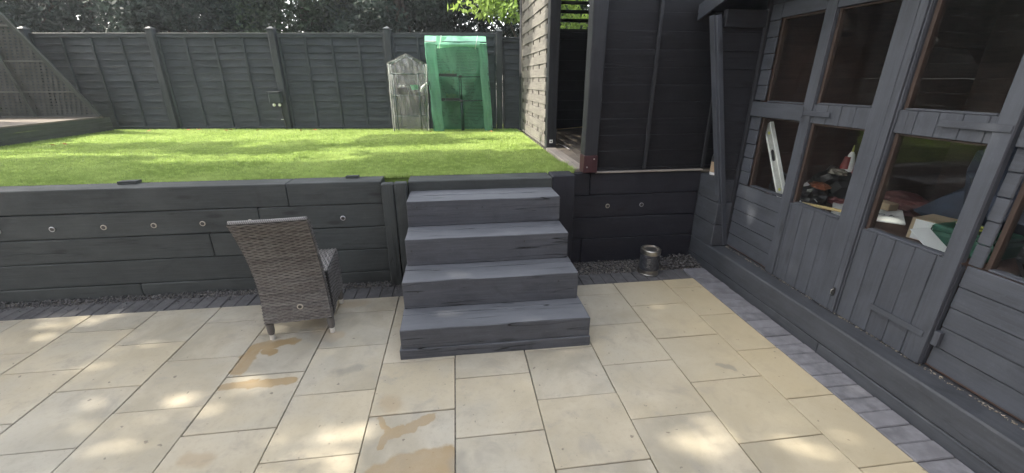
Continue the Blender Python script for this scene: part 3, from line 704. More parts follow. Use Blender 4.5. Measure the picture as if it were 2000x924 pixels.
# ================================================================ SUMMERHOUSE
SX = 2.40; S0 = 3.25
def sy(s): return S0 - s
sh = thing('summerhouse', 'slate grey painted timber summerhouse with glazed double doors on the right', 'summerhouse', (3.4, 1.6, .22))
ZR = [.244+.1135*i for i in range(20)]
def siding(s0, s1, z0, z1, seed, mat=M_shed):
    """one shiplap board between s0 and s1"""
    o = bx('cladding_board', sh, (SX, SX+.014), (sy(s1), sy(s0)), (z0+.0015, z1-.002), mat, 'y', ch=.004, seg=max(1, int((s1-s0)*6)), jit=.0006, seed=seed)
    o.matrix_basis = o.matrix_basis @ Matrix.Rotation(-.05 if False else .045, 4, 'X'); return o
def clad(s0, s1, za, zb, sd=0):
    for i in range(len(ZR)-1):
        a, b = max(ZR[i], za), min(ZR[i+1], zb)
        if b-a > .02: siding(s0, s1, a, b, sd+i)
SEND = 3.6
clad(.012, .548, .244, .815, 1); clad(1.735, SEND, .244, .815, 2)
clad(.012, .125, .815, 1.37, 3); clad(.525, .548, .815, 1.37, 4)
clad(.012, .125, 1.485, 2.42, 5); clad(.520, .548, 1.485, 2.07, 6); clad(.125, .52, 2.07, 2.42, 7); clad(.548, 1.735, 2.12, 2.42, 8)
clad(1.735, 1.79, .815, 1.37, 9); clad(1.735, 1.79, 1.485, 2.42, 10); clad(2.25, SEND, .815, 1.37, 11); clad(2.25, SEND, 1.485, 2.42, 12); clad(1.79, 2.25, 2.07, 2.42, 13)
bx('rail', sh, (SX-.016, SX+.012), (sy(.548), sy(.012)), (1.372, 1.483), M_shed, 'y', ch=.004, seg=3, jit=.0008, seed=1)
bx('rail', sh, (SX-.016, SX+.012), (sy(SEND), sy(1.735)), (1.372, 1.483), M_shed, 'y', ch=.004, seg=3, jit=.0008, seed=2)
bx('corner_post', sh, (SX-.018, SX+.03), (sy(.010), sy(-.028)), (.24, 2.45), M_shed_dark, 'z', ch=.004)
bx('base_rail', sh, (SX+.02, SX+.07), (sy(SEND), sy(.0)), (.225, .30), M_inside, 'y')
def window(s0, s1, z0, z1, glass=True, parent=None, x=SX, name='window_frame'):
    par = parent or sh; t = .022
    f = bx(name, par, (x+.018, x+.055), (sy(s0)-t, sy(s0)-.001), (z0, z1), M_brown, 'z', ch=.002)
    bx('frame_side', f, (x+.018, x+.055), (sy(s1)+.001, sy(s1)+t*.5), (z0, z1), M_brown, 'z', ch=.002)
    bx('frame_head', f, (x+.0185, x+.055), (sy(s1)+t*.5+.001, sy(s0)-t-.001), (z1-t*.5, z1-.001), M_brown, 'y', ch=.002)
    bx('frame_sill', f, (x+.004, x+.055), (sy(s1)+t*.5+.001, sy(s0)-t-.001), (z0+.001, z0+.010), M_shed, 'y', ch=.002)
    if glass:
        bx('pane', f, (x+.034, x+.037), (sy(s1)+.012, sy(s0)-.023), (z0+.011, z1-.012), M_glass, 'y', ch=.0003)
    return f
window(.125, .525, .815, 1.37); window(.125, .520, 1.485, 2.07)
window(1.79, 2.25, .815, 1.37); window(1.79, 2.25, 1.485, 2.07)
def door(s0, s1, g0, g1, hinge_side, seed, label):
    xo = SX-.022
    d = bx('door', sh, (xo+.012, xo+.040), (sy(s1), sy(s0)), (.232, .80), M_shed, 'z', ch=.002); tag(d, label)
    # lower planks
    n = 6 if seed == 1 else 5; w = (s1-s0)/n
    for i in range(n):
        bx('plank', d, (xo-.002+random.uniform(0, .0015), xo+.0118), (sy(s0+w*(i+1))+.0014, sy(s0+w*i)-.0014), (.232, .815), M_shed, 'z', ch=.003, seg=3, jit=.0006, seed=seed*9+i)
    # mid planks
    for i in range(n):
        a = max(s0+w*i, g0-.03); b = min(s0+w*(i+1), g1+.03)
        if b-a > .02: bx('plank', d, (xo-.002, xo+.030), (sy(b)+.0012, sy(a)-.0012), (1.372, 1.492), M_shed, 'z', ch=.0025, seed=seed*9+i)
    # stiles
    for k, (a, b) in enumerate(((s0, g0), (g1, s1))):
        if b-a > .01:
            bx('stile', d, (xo-.012, xo-.0025), (sy(b)+.001, sy(a)-.001), (.234 if k == (hinge_side) else .234, 2.115), M_shed, 'z', ch=.003, seg=6, jit=.0005, seed=seed*5+k)
            bx('stile', d, (xo-.0015, xo+.030), (sy(b)+.001, sy(a)-.001), (.818, 2.115), M_shed, 'z', ch=.003, seed=seed*5+k)
    bx('top_rail', d, (xo-.010, xo+.030), (sy(g1)+.001, sy(g0)-.001), (2.062, 2.115), M_shed, 'y', ch=.003)
    for (z0, z1) in ((.816, 1.371), (1.493, 2.061)): window(g0, g1, z0, z1, True, d, xo-.006, 'glazing_frame')
    return d, xo
d1, xo = door(.556, 1.150, .640, 1.050, 0, 1, 'left leaf of the double doors')
d2, xo = door(1.200, 1.725, 1.212, 1.650, 1, 2, 'right leaf of the double doors')
bx('cover_strip', d1, (xo-.014, xo+.02), (sy(1.176), sy(1.152)), (.236, 2.115), M_shed, 'z', ch=.003, seg=4, jit=.0004)
bx('cover_strip', d1, (xo-.022, xo+.02), (sy(1.200), sy(1.178)), (.236, 2.115), M_shed, 'z', ch=.003, seg=4, jit=.0004)
bx('strap_hinge', d1, (xo-.0175, xo-.0128), (sy(.79), sy(.575)), (1.418, 1.450), M_shed, 'y', ch=.0015)
bx('strap_hinge', d2, (xo-.0175, xo-.0128), (sy(1.72), sy(1.43)), (1.428, 1.462), M_shed, 'y', ch=.0015)
bx('strap_hinge', d2, (xo-.0175, xo-.0128), (sy(1.70), sy(1.40)), (.385, .420), M_shed, 'y', ch=.0015)
bx('hinge_plate', sh, (SX-.030, SX-.006), (sy(1.765), sy(1.738)), (.37, .45), M_shed, 'z', ch=.002)
bx('hinge_plate', d1, (xo-.0185, xo-.0130), (sy(.574), sy(.55)), (1.40, 1.47), M_shed, 'z', ch=.0015)
bx('hasp', d1, (xo-.028, xo-.015), (sy(1.176), sy(1.158)), (.345, .40), M_blackmetal, 'z', ch=.003)
tubes('hasp_ring', d1, [[(xo-.03, sy(1.172), .352), (xo-.04, sy(1.167), .36), (xo-.04, sy(1.167), .385), (xo-.03, sy(1.172), .393)]], .003, M_chrome, 6)
# lintel trim
bx('door_head', sh, (SX-.020, SX+.012), (sy(1.76), sy(.53)), (2.118, 2.165), M_shed_dark, 'y')
# side walls, floor, back
for i in range(19):
    z0 = .24+.118*i
    bx('cladding_board', sh, (SX+.02, SX+2.0), (sy(-.002), sy(-.016)), (z0, z0+.1177), M_black, 'x', ch=.0008, seed=0)
    bx('cladding_board', sh, (SX+.02, SX+2.0), (sy(SEND+.016), sy(SEND+.002)), (z0, z0+.1177), M_inside, 'x', ch=.0008, seed=0)
    bx('back_board', sh, (SX+2.0, SX+2.015), (sy(SEND), sy(0)), (z0, z0+.1177), M_inside, 'y', ch=.0008, seed=0)
    bx('inner_board', sh, (SX+.06, SX+2.0), (sy(.014), sy(.002)), (z0, z0+.1177), M_inside, 'x', ch=.0008, seed=0)
bx('back_lining', sh, (SX+2.018, SX+2.03), (sy(SEND), sy(0)), (.24, 2.6), M_black, 'y')
bx('floor', sh, (SX+.07, SX+2.0), (sy(SEND), sy(.0)), (.24, .262), M_inside, 'y')
# gable roof, ridge running away to the right
ap = S0-1.75
def rz(y): return 2.155 + .27*((S0+.40) - y) if y > ap else 2.155 + .27*(y - (2*ap-(S0+.40)))
for (ya, yb) in ((S0+.40, ap), (2*ap-(S0+.40), ap)):
    nrm = 1 if ya > yb else -1
    V = []; t = .018
    for x in (2.02, 4.6):
        V += [(x, ya, 2.155), (x, yb, rz(ap)), (x, yb, rz(ap)+t), (x, ya, 2.155+t)]
    Fr = [(0, 1, 2, 3), (7, 6, 5, 4), (0, 4, 5, 1), (1, 5, 6, 2), (2, 6, 7, 3), (3, 7, 4, 0)]
    mesh_obj('roof_slope', pydata('roof_slope', V, Fr), M_shed_dark, sh)
    y0 = ya; V = [(2.0, ya+.02*nrm, 2.075), (2.0, ya+.035*nrm, 2.15), (2.0, ya+.03*nrm, 2.19), (2.0, yb, rz(ap)+.045), (2.0, yb, rz(ap)-.07)]
    Mb = [(v[0]+d, v[1], v[2]) for d in (0, .019) for v in V]
    Fb = [(4, 3, 2, 1, 0), (5, 6, 7, 8, 9)] + [(i, (i+1) % 5, (i+1) % 5+5, i+5) for i in range(5)]
    mesh_obj('barge_board', pydata('barge_board', Mb, Fb), M_shed, sh)
for x in (2.35,): bx('wall_plate', sh, (2.05, 4.5), (S0+.001, S0+.05), (2.02, 2.14), M_shed_dark, 'x')
# gable infill above the doors
V = [(SX+.003, S0, 2.15), (SX+.003, ap, rz(ap)), (SX+.003, sy(SEND), 2.15), (SX+.02, S0, 2.15), (SX+.02, ap, rz(ap)), (SX+.02, sy(SEND), 2.15)]
mesh_obj('gable_panel', pydata('gable_panel', V, [(0, 2, 1), (3, 4, 5), (0, 1, 4, 3), (1, 2, 5, 4), (2, 0, 3, 5)]), M_shed_dark, sh)
# leaning wing panel that carries the roof corner
def wx(z): return 2.375 + (z-.245)*(1.975-2.375)/(2.08-.245)
zz = .25
i = 0
while zz < 2.06:
    z1 = min(zz+.132, 2.09)
    V = []
    for y in (3.285, 3.297):
        V += [(wx(zz)+.02, y-.006, zz+.001), (2.385, y-.006, zz+.001), (2.385, y, z1-.002), (wx(z1)+.02, y, z1-.002)]
    mesh_obj('wing_board', pydata('wing_board', V, [(0, 1, 2, 3), (7, 6, 5, 4), (0, 4, 5, 1), (1, 5, 6, 2), (2, 6, 7, 3), (3, 7, 4, 0)]), M_shed_dark, sh); zz += .134; i += 1
beam('wing_batten', sh, (wx(.235)+.012, 3.262, .235), (wx(2.10)+.012, 3.262, 2.10), .042, .045, M_shed, (0, 1, 0), .004)
beam('wing_batten', sh, (wx(.235)-.018, 3.285, .235), (wx(2.10)-.018, 3.285, 2.10), .016, .06, M_shed, (0, 1, 0), .003)

# ---- things inside the summerhouse
bench = thing('workbench', 'dark timber workbench behind the summerhouse windows, covered in clutter', 'bench', (2.9, 1.9, .26))
bx('bench_top', bench, (2.50, 3.35), (.6, 3.18), (.70, .735), M_inside, 'y')
for (x, y) in ((2.54, 3.1), (3.3, 3.1), (2.54, 1.9), (3.3, 1.9), (2.54, .65), (3.3, .65)): bx('leg', bench, (x-.03, x+.03), (y-.03, y+.03), (.262, .699), M_inside, 'z')
lv = thing('spirit_level', 'long aluminium spirit level leaning inside the leftmost lower window', 'spirit level', (2.5, 2.85, .74))
A = Vector((2.505, 2.815, .737)); B = Vector((2.475, 3.12, 1.32))
beam('web', lv, A, B, .022, .058, M_simple if False else mat_simple('aluminium_web', (.42, .41, .39), .6, .1, 20, .15), (0, 1, 0), .002)
d_ = (B-A).normalized(); sv = Vector((0, 1, 0)); sv = (sv - d_*sv.dot(d_)).normalized()
for k in (-1, 1): beam('flange', lv, A+sv*.033*k, B+sv*.033*k, .030, .010, mat_simple('aluminium_flange', (.75, .74, .70), .5, .1, 20, .1), (0, 1, 0), .001)
nrm = Vector((-1, 0, 0))
c = A.lerp(B, .60)
Mh = Matrix((sv, d_, sv.cross(d_))).transposed().to_4x4()
side = -1 if sv.cross(d_).x > 0 else 1
poly = []
for k in range(16):
    a = 2*math.pi*k/16; poly.append((.016*math.cos(a), .030*(1 if math.sin(a) > 0 else -1)+.016*math.sin(a)))
prism('hand_hole', lv, poly, .002, M_ink, Matrix.Translation(c+nrm*.013) @ Mh)
for f in (.18, .88): prism('vial', lv, [(.012*math.cos(2*math.pi*k/12), .012*math.sin(2*math.pi*k/12)) for k in range(12)], .002, M_yellowgreen, Matrix.Translation(A.lerp(B, f)+nrm*.013) @ Mh)
def crumple(name, label, cat, c, size, mat, seed, flat=1.0, n=14):
    """an irregular soft heap"""
    r = random.Random(seed); bm = bmesh.new(); bmesh.ops.create_icosphere(bm, subdivisions=3, radius=1.0)
    ph = [(Vector((r.uniform(-1, 1), r.uniform(-1, 1), r.uniform(-1, 1))).normalized(), r.uniform(2, 6), r.uniform(0, 6)) for _ in range(n)]
    for v in bm.verts:
        d = v.co.normalized(); k = 1 + sum(.05*math.sin(f*d.dot(a)*2+p) for a, f, p in ph) + r.uniform(-.05, .05)
        v.co = Vector((d.x*size[0]*k, d.y*size[1]*k, max(-size[2]*.55, d.z*size[2]*k)))
    me = bpy.data.meshes.new(name); bm.to_mesh(me); bm.free()
    o = mesh_obj(name, me, mat, None, Matrix.Translation((c[0], c[1], c[2]+size[2]*.55))); tag(o, label, cat); return o
M_cloth = mat_simple('faded_cloth', (.22, .20, .17), .9, 0, 12, .3, .4); M_navy = mat_simple('navy_cloth', (.02, .028, .05), .8, 0, 7, .3, .4)
crumple('plastic_sack', 'crumpled black plastic sack inside the left door window', 'sack', (2.74, 2.86, .736), (.13, .14, .10), M_blackbag, 1)
crumple('black_sheet', 'crumpled black plastic sheeting behind the window at the right edge', 'sheeting', (2.72, 1.25, .736), (.16, .24, .20), M_blackbag, 12)
crumple('plastic_sack', 'larger black plastic sack behind the others at the left door window', 'sack', (3.08, 2.93, .736), (.22, .23, .165), M_blackbag, 2)
crumple('cloth_bundle', 'orange brown cloth bundle on the sacks in the left door window', 'cloth', (2.76, 2.80, .86), (.05, .07, .03), M_orange, 3)
crumple('cloth_bundle', 'cream rag draped on the heap in the left door window', 'cloth', (2.95, 2.86, .95), (.05, .07, .03), M_cloth, 4)
crumple('red_cloth', 'crumpled red cloth high at the right of the left door window', 'cloth', (3.10, 2.78, .92), (.08, .07, .085), M_red, 5)
crumple('cable_bundle', 'tangled dark cables piled behind the sill of the left door window', 'cables', (2.62, 2.74, .736), (.06, .09, .045), mat_simple('cable_black', (.02, .02, .022), .5, 0, 30, .5, 1.0), 21)
crumple('paper_bundle', 'scrunched pale patterned paper beside the yellow pine stick', 'paper', (2.60, 2.63, .736), (.035, .045, .03), M_cloth, 22)
crumple('work_glove', 'dull pink work glove lying beside the white carton', 'glove', (2.86, 2.72, .76), (.05, .06, .03), mat_simple('dull_pink', (.22, .07, .07), .8), 23)
crumple('plastic_sack', 'small black sack leaning in the corner left of the orange cloth', 'sack', (2.66, 3.02, .736), (.10, .09, .13), M_blackbag, 24)
crumple('navy_cover', 'large navy fabric cover heaped behind the right door glass', 'cover', (3.25, 1.85, .736), (.30, .42, .36), M_navy, 6)
crumple('red_cable_coil', 'dull red hose heap behind the white box in the right door', 'hose', (3.25, 2.55, .736), (.14, .22, .08), mat_simple('dull_red', (.10, .03, .03), .6), 8)
# red and white traffic-cone-like bottle
cn = thing('spray_bottle', 'white and red pointed bottle standing on the heap in the left door window', 'bottle', (3.03, 2.86, .975))
lathe('body', cn, [(.045, 0), (.046, .012), (.020, .13), (.010, .15)], M_white, (3.03, 2.86, .975), 16)
lathe('sleeve', cn, [(.040, .02), (.022, .112)], M_red, (3.012, 2.866, .975), 12)
lathe('nozzle', cn, [(.008, .0), (.006, .03), (.002, .05)], M_yellowgreen, (3.03, 2.86, 1.126), 8)
pn_ = bx('wooden_stick', None, (2.47, 2.50), (2.40, 2.66), (.84, .855), M_pinewood, 'y', ch=.002); tag(pn_, 'short yellow pine stick lying along the sill of the left door window', 'stick')
pn_.matrix_basis = Matrix.Translation((2.55, 2.52, .80)) @ Euler((0, 0, math.radians(118))).to_matrix().to_4x4()
# printed white box lid
def flatbox(name, label, c, rot, sz, mat, cat):
    t = thing(name, label, cat, c); Mx = Matrix.Translation(c) @ Euler(rot).to_matrix().to_4x4()
    b = mesh_obj('carton', bar_mesh(sz[0], sz[1], sz[2], .002), mat, t, Mx); return t, b, Mx
t, b, Mx = flatbox('white_carton', 'white carton panel printed RO A lying across the middle of the bench', (2.935, 2.535, .765), (math.radians(4), 0, math.radians(-45)), (.40, .46, .012), M_paper, 'carton')
text('printed_text', b, 'RO A', .05, M_ink, Mx @ Matrix.Translation((.09, -.10, .0068)))
t, b, Mx = flatbox('cardboard_box', 'brown cardboard box with a white label lettered C in the right door window', (2.84, 2.0, .80), (0, 0, math.radians(12)), (.20, .17, .13), M_card, 'box')
lb = mesh_obj('paper_label', bar_mesh(.10, .002, .12, .0005), M_paper, b, Mx @ Matrix.Translation((-.045, -.087, 0)))
text('letter', lb, 'C', .06, M_ink, Mx @ Matrix.Translation((-.02, -.0885, .025)) @ Matrix.Rotation(math.pi/2, 4, 'X'))
lb2 = mesh_obj('paper_label', bar_mesh(.002, .13, .12, .0005), M_paper, b, Mx @ Matrix.Translation((-.1015, .0, 0)))
text('letter', lb2, 'C', .06, M_ink, Mx @ Matrix.Translation((-.103, -.035, .025)) @ Matrix.Rotation(-math.pi/2, 4, 'Z') @ Matrix.Rotation(math.pi/2, 4, 'X'))
gc = thing('green_case', 'dark green case with an olive loop handle at the right door glass', 'case', (2.80, 1.80, .736))
mesh_obj('body', bar_mesh(.26, .30, .10, .02), M_greenbox, gc, Matrix.Translation((2.82, 1.80, .79)) @ Matrix.Rotation(.15, 4, 'Z'))
mesh_obj('lid', bar_mesh(.24, .28, .035, .015), M_greenbox, gc, Matrix.Translation((2.82, 1.80, .856)) @ Matrix.Rotation(.15, 4, 'Z'))
hp = [(2.80+.035*math.sin(a), 1.80+.085*math.cos(a), .885) for a in [2*math.pi*k/20 for k in range(21)]]
tubes('handle', gc, [hp], .006, M_yellowgreen, 8)
lf = bx('leaflet', None, (2.56, 2.70), (1.66, 1.88), (.77, .772), M_paper, 'y', ch=.0005); tag(lf, 'folded white leaflet with blue scribble below the green case', 'leaflet')
lf.matrix_basis = Matrix.Translation((2.60, 1.82, .79)) @ Euler((0, math.radians(-35), math.radians(95))).to_matrix().to_4x4()
crumple('blue_sponge', 'small blue packet beside the foot of the spirit level', 'packet', (2.53, 2.77, .80), (.02, .025, .04), M_blue, 9)
mg = bx('toolbox', None, (3.0, 3.08), (2.44, 2.58), (.775, .825), M_card, 'y', ch=.004); tag(mg, 'small tan wooden block resting on the white carton', 'block')
bk = bx('red_packet', None, (2.92, 2.99), (2.55, 2.66), (.775, .82), M_red, 'y', ch=.004); tag(bk, 'small red packet beside the wooden block on the white carton', 'packet')
for i, (x, y, z) in enumerate(((2.56, 2.72, .78), (2.66, 2.70, .79), (2.68, 2.84, .88))):
    o = mesh_obj('sweet_wrapper', bar_mesh(.04, .03, .004, .001), M_paper, None, Matrix.Translation((x, y, z)) @ Euler((.6+i*.3, .4*i, i*1.1)).to_matrix().to_4x4())
    tag(o, ('white paper tag lowest beside the left door sill', 'white paper tag lying flat on the black sack', 'white paper tag propped up on the sack heap')[i], 'paper tag', 'paper scraps in the left door window')
bn = thing('oil_bottle', 'black bottle with a tan label on the sleeper ledge behind the leaning batten', 'bottle', (2.32, 3.46, .832))
lathe('body', bn, [(.040, 0), (.043, .01), (.043, .16), (.034, .20), (.014, .225), (.014, .25)], M_blackbag, (2.315, 3.465, .832), 20)
lathe('label', bn, [(.0436, .035), (.0436, .125)], M_card, (2.315, 3.465, .832), 20, True)
lathe('barcode_label', bn, [(.0434, .008), (.0434, .032)], M_paper, (2.315, 3.465, .832), 20, True)
lathe('cap', bn, [(.017, .25), (.017, .275), (.006, .285)], M_blackmetal, (2.315, 3.465, .832), 14)

# ================================================================ WICKER CHAIR
ch = thing('wicker_chair', 'grey brown wicker dining chair with high flared back facing the wall', 'chair', (-1.1, 2.8, 0))
CO = Vector((-1.105, 2.585, 0)); CA = math.radians(5.5)     # forward direction turned left
CF = Vector((-math.sin(CA), math.cos(CA), 0)); CR = Vector((math.cos(CA), math.sin(CA), 0))
def cp(u, v, z): return CO + CR*u + CF*v + Vector((0, 0, z))
def uvgrid(name, parent, fn, nu, nv, su, sv, mat, flip=False):
    V = [fn(i/nu, j/nv) for j in range(nv+1) for i in range(nu+1)]; F = []; UV = []
    for j in range(nv):
        for i in range(nu):
            q = [(i, j), (i+1, j), (i+1, j+1), (i, j+1)]
            if flip: q.reverse()
            F.append(tuple(b*(nu+1)+a for a, b in q)); UV += [(a/nu*su, b/nv*sv) for a, b in q]
    me = pydata(name, V, F, True); ul = me.uv_layers.new(name='UVMap')
    for i, uv in enumerate(UV): ul.data[i].uv = uv
    return me
def back_prof(z):      # how far the back leans behind the rear legs
    t = max(0, (z-.30)/.60); return -.015 - .235*t**1.7
def halfw(z): return .212 - .010*math.sin(math.pi*min(1, z/.9)) - .012*(z/.9)
def skew(z): return .020*(z/.9)**2
def zbot(u):           # arched lower edge between the legs
    a = abs(u)
    return .02 if a > .93 else .150 + .018*math.cos(a*math.pi) if a < .84 else .150 - .13*(a-.84)/.09
def closed_back():
    nu, nv = 26, 30; V = []; F = []; UV = []
    for side in (0, 1):
        for j in range(nv+1):
            for i in range(nu+1):
                u = -1 + 2*i/nu; zb = .125 + .02*math.cos(u*math.pi/2) if abs(u) < .86 else .125
                topz = .905 - .012*u*0 ; z = zb + (topz-zb)*j/nv
                crv = .012*(1-u*u)
                v = back_prof(z) - crv*.6 + (.052 if side else 0)*(1-.25*(z/.9)) ; V.append(cp(u*halfw(z)+skew(z), v, z))
    N = (nu+1)*(nv+1)
    def add(q, uv): F.append(tuple(q)); UV.extend(uv)
    for j in range(nv):
        for i in range(nu):
            a = j*(nu+1)+i; q = [a, a+1, a+nu+2, a+nu+1]; w = [(i, j), (i+1, j), (i+1, j+1), (i, j+1)]
            uvs = [(x/nu*.43, y/nv*.8) for x, y in w]
            add(q, uvs); add([x+N for x in reversed(q)], list(reversed(uvs)))
    for i in range(nu):
        a = i; add([a+1, a, a+N, a+N+1], [(0, 0), (.02, 0), (.02, .05), (0, .05)])
        a = nv*(nu+1)+i; add([a, a+1, a+1+N, a+N], [(i/nu*.43, .8), ((i+1)/nu*.43, .8), ((i+1)/nu*.43, .85), (i/nu*.43, .85)])
    for j in range(nv):
        a = j*(nu+1); add([a, a+nu+1, a+nu+1+N, a+N], [(0, j/nv*.8), (0, (j+1)/nv*.8), (.05, (j+1)/nv*.8), (.05, j/nv*.8)])
        a = j*(nu+1)+nu; add([a+nu+1, a, a+N, a+nu+1+N], [(0, (j+1)/nv*.8), (0, j/nv*.8), (.05, j/nv*.8), (.05, (j+1)/nv*.8)])
    me = pydata('backrest', V, F, True); ul = me.uv_layers.new(name='UVMap')
    for i, uv in enumerate(UV): ul.data[i].uv = uv
    return me
M_capmetal = mat_simple('foot_cap_metal', (.62, .60, .56), .5, .5, 20, .1, 0)
M_core = mat_simple('wicker_core', (.02, .019, .018), .8, 0, 9, .2, 0)
br = mesh_obj('backrest', closed_back(), M_core, ch)
es = br.modifiers.new('edges', 'EDGE_SPLIT'); es.split_angle = math.radians(50)
def weave(name, parent, fn, Lu, Lv, pitch=.0118, stake=.034, amp=.0026, seed=0, mat=None):
    """flat strands woven over and under stakes; fn(a, b) -> point and outward normal"""
    r = random.Random(seed); V = []; F = []; UV = []; nr = int(Lv/pitch); ns = int(Lu/stake*4)
    for j in range(nr):
        b0 = (j+.5)/nr + r.uniform(-.0006, .0006)/Lv; hw = pitch*.46/Lv; ph = math.pi*(j % 2); base = len(V)
        sag = [r.uniform(-.001, .001)/Lv for _ in range(4)]
        for i in range(ns+1):
            a = i/ns; o = amp*math.cos(math.pi*a*Lu/stake+ph)
            db = sag[0]*math.sin(a*7+j)+sag[1]*math.sin(a*13)
            for (bb, oo) in ((b0-hw+db, o-.0022), (b0-hw*.4+db, o+.0004), (b0+hw*.4+db, o+.0004), (b0+hw+db, o-.0022)):
                p, n = fn(a, min(1, max(0, bb))); V.append(p+n*(oo+.0045))
        for i in range(ns):
            for q in range(3):
                k = base+i*4+q; F.append((k, k+4, k+5, k+1)); UV += [(i/ns, (j+.5)/nr)]*2 + [((i+1)/ns, (j+.5)/nr)]*2
    me = pydata(name, V, F, True); ul = me.uv_layers.new(name='UVMap')
    for i, uv in enumerate(UV): ul.data[i].uv = (uv[0]*Lu, uv[1]*nr + seed*100)
    o = mesh_obj(name, me, mat or M_strand, parent); return o
def mat_strand():
    k = NT('wicker_strand', .5, .45); uv = k.new('ShaderNodeTexCoord').outputs['UV']
    a = k.noise(k.vmath('MULTIPLY', uv, (1.5, .73, 1)), 1.0, 2, .9); b = k.noise(k.vmath('MULTIPLY', uv, (2.5, .21, 1)), 1.0, 3, .6); c = k.noise(k.vmath('MULTIPLY', uv, (60, 3.1, 1)), 1.0, 2, .6)
    col = k.mix(k.ramp(a, .38, .62), (.060, .055, .052), (.150, .142, .134)); col = k.mix(k.ramp(b, .42, .6, 0, .6), col, (.075, .064, .058))
    col = k.mix(k.ramp(c, .4, .7, 0, .4), col, (.22, .21, .20)); k.color(col); return k.m
M_strand = mat_strand()
def fn_back(a, b):
    u = -1+2*a; z = .135+(.902-.135)*b; v = back_prof(z)-.012*(1-u*u)*.6; e = .004; n = cp(0, -1, 0)-CO
    dz = (back_prof(z+e)-back_prof(z-e))/(2*e); n = (n + Vector((0, 0, dz))).normalized(); return cp(u*(halfw(z)+.002)+skew(z), v, z), n
weave('woven_strands', br, fn_back, .43, .80, seed=1)
for sgn in (-1, 1):
    def fn_edge(a, b, sgn=sgn):
        z = .135+(.90-.135)*b; v = back_prof(z)+.052*a*(1-.25*(z/.9)); return cp(sgn*halfw(z)+skew(z), v, z), (cp(sgn, 0, 0)-CO)
    weave('woven_edge', br, fn_edge, .05, .80, stake=.017, seed=2+sgn)
tubes('top_roll', br, [[cp(u*.2+skew(.9), back_prof(.905)+.018-.006*(1-u*u), .905) for u in np.linspace(-1, 1, 12)]], .0155, M_roll, 8)
rg = lathe('ring_pull', br, [(.012, 0), (.0195, 0), (.0195, .004), (.016, .006), (.012, .005)], M_ringpale, cp(.028, back_prof(.24)-.012, .245), 20, True, Matrix.Rotation(CA, 4, 'Z') @ RX)
lathe('ring_centre', rg, [(.0118, .001), (.0118, .0058), (.004, .0062)], M_lens, cp(.028, back_prof(.24)-.012, .245), 14, True, Matrix.Rotation(CA, 4, 'Z') @ RX)
# seat box with woven skirts
def seat_mesh():
    V = []; F = []; UV = []
    n = 14
    def quad(ps, uv): b = len(V); V.extend(ps); F.append((b, b+1, b+2, b+3)); UV.extend(uv)
    v0, v1 = .03, .44
    for i in range(n):
        for j in range(n):
            def P(a, b):
                u = -1+2*a/n; v = v0+(v1-v0)*b/n; e = max(abs(u), abs(2*b/n-1))**8
                return cp(u*.212, v, .452 - .010*e)
            quad([P(i, j), P(i+1, j), P(i+1, j+1), P(i, j+1)], [(j/n*.42, i/n*.42), (j/n*.42, (i+1)/n*.42), ((j+1)/n*.42, (i+1)/n*.42), ((j+1)/n*.42, i/n*.42)])
    def skirt(pa, pb, L):
        for i in range(n):
            t0, t1 = i/n, (i+1)/n
            def zb(t): a = abs(2*t-1); return .125 + .03*math.cos(a*math.pi/2) if a < .8 else .125
            a0, a1 = pa.lerp(pb, t0), pa.lerp(pb, t1)
            for s in range(5):
                z0a = zb(t0)+(.443-zb(t0))*s/5; z1a = zb(t0)+(.443-zb(t0))*(s+1)/5; z0b = zb(t1)+(.443-zb(t1))*s/5; z1b = zb(t1)+(.443-zb(t1))*(s+1)/5
                quad([a0+Vector((0, 0, z0a)), a1+Vector((0, 0, z0b)), a1+Vector((0, 0, z1b)), a0+Vector((0, 0, z1a))],
                     [(t0*L, z0a), (t1*L, z0b), (t1*L, z1b), (t0*L, z1a)])
    c = [cp(-.212, v0, 0), cp(.212, v0, 0), cp(.212, v1, 0), cp(-.212, v1, 0)]
    for a in range(4): skirt(c[a], c[(a+1) % 4], .42)
    me = pydata('seat', V, F, True); ul = me.uv_layers.new(name='UVMap')
    for i, uv in enumerate(UV): ul.data[i].uv = uv
    return me
so = mesh_obj('seat', seat_mesh(), M_core, ch); so.modifiers.new('solid', 'SOLIDIFY').thickness = .012
def fn_seat(a, b):
    u = -1+2*b; v = .03+.41*a; return cp(u*.212, v, .452), Vector((0, 0, 1))
weave('woven_top', so, fn_seat, .41, .424, seed=5)
def zsk(t): a = abs(2*t-1); return .125 + .03*math.cos(a*math.pi/2) if a < .8 else .125
for sgn, sd in ((1, 6), (-1, 7)):
    weave('woven_side', so, lambda a, b, sgn=sgn: (cp(sgn*.212, .05+.39*a, zsk(a)+(.448-zsk(a))*b), (cp(sgn, 0, 0)-CO)), .39, .32, seed=sd)
weave('woven_side', so, lambda a, b: (cp(-.212+.424*a, .44, zsk(a)+(.448-zsk(a))*b), (cp(0, 1, 0)-CO)), .42, .32, seed=8)
for (u, v) in ((-.19, .01), (.19, .01), (-.19, .42), (.19, .42)):
    lg = lathe('leg', ch, [(.015, .035), (.023, .06), (.026, .20)], M_wicker, cp(u, v, 0), 12)
    lathe('foot_cap', lg, [(.013, .0), (.016, .003), (.0165, .040)], M_capmetal, cp(u, v, 0), 14)

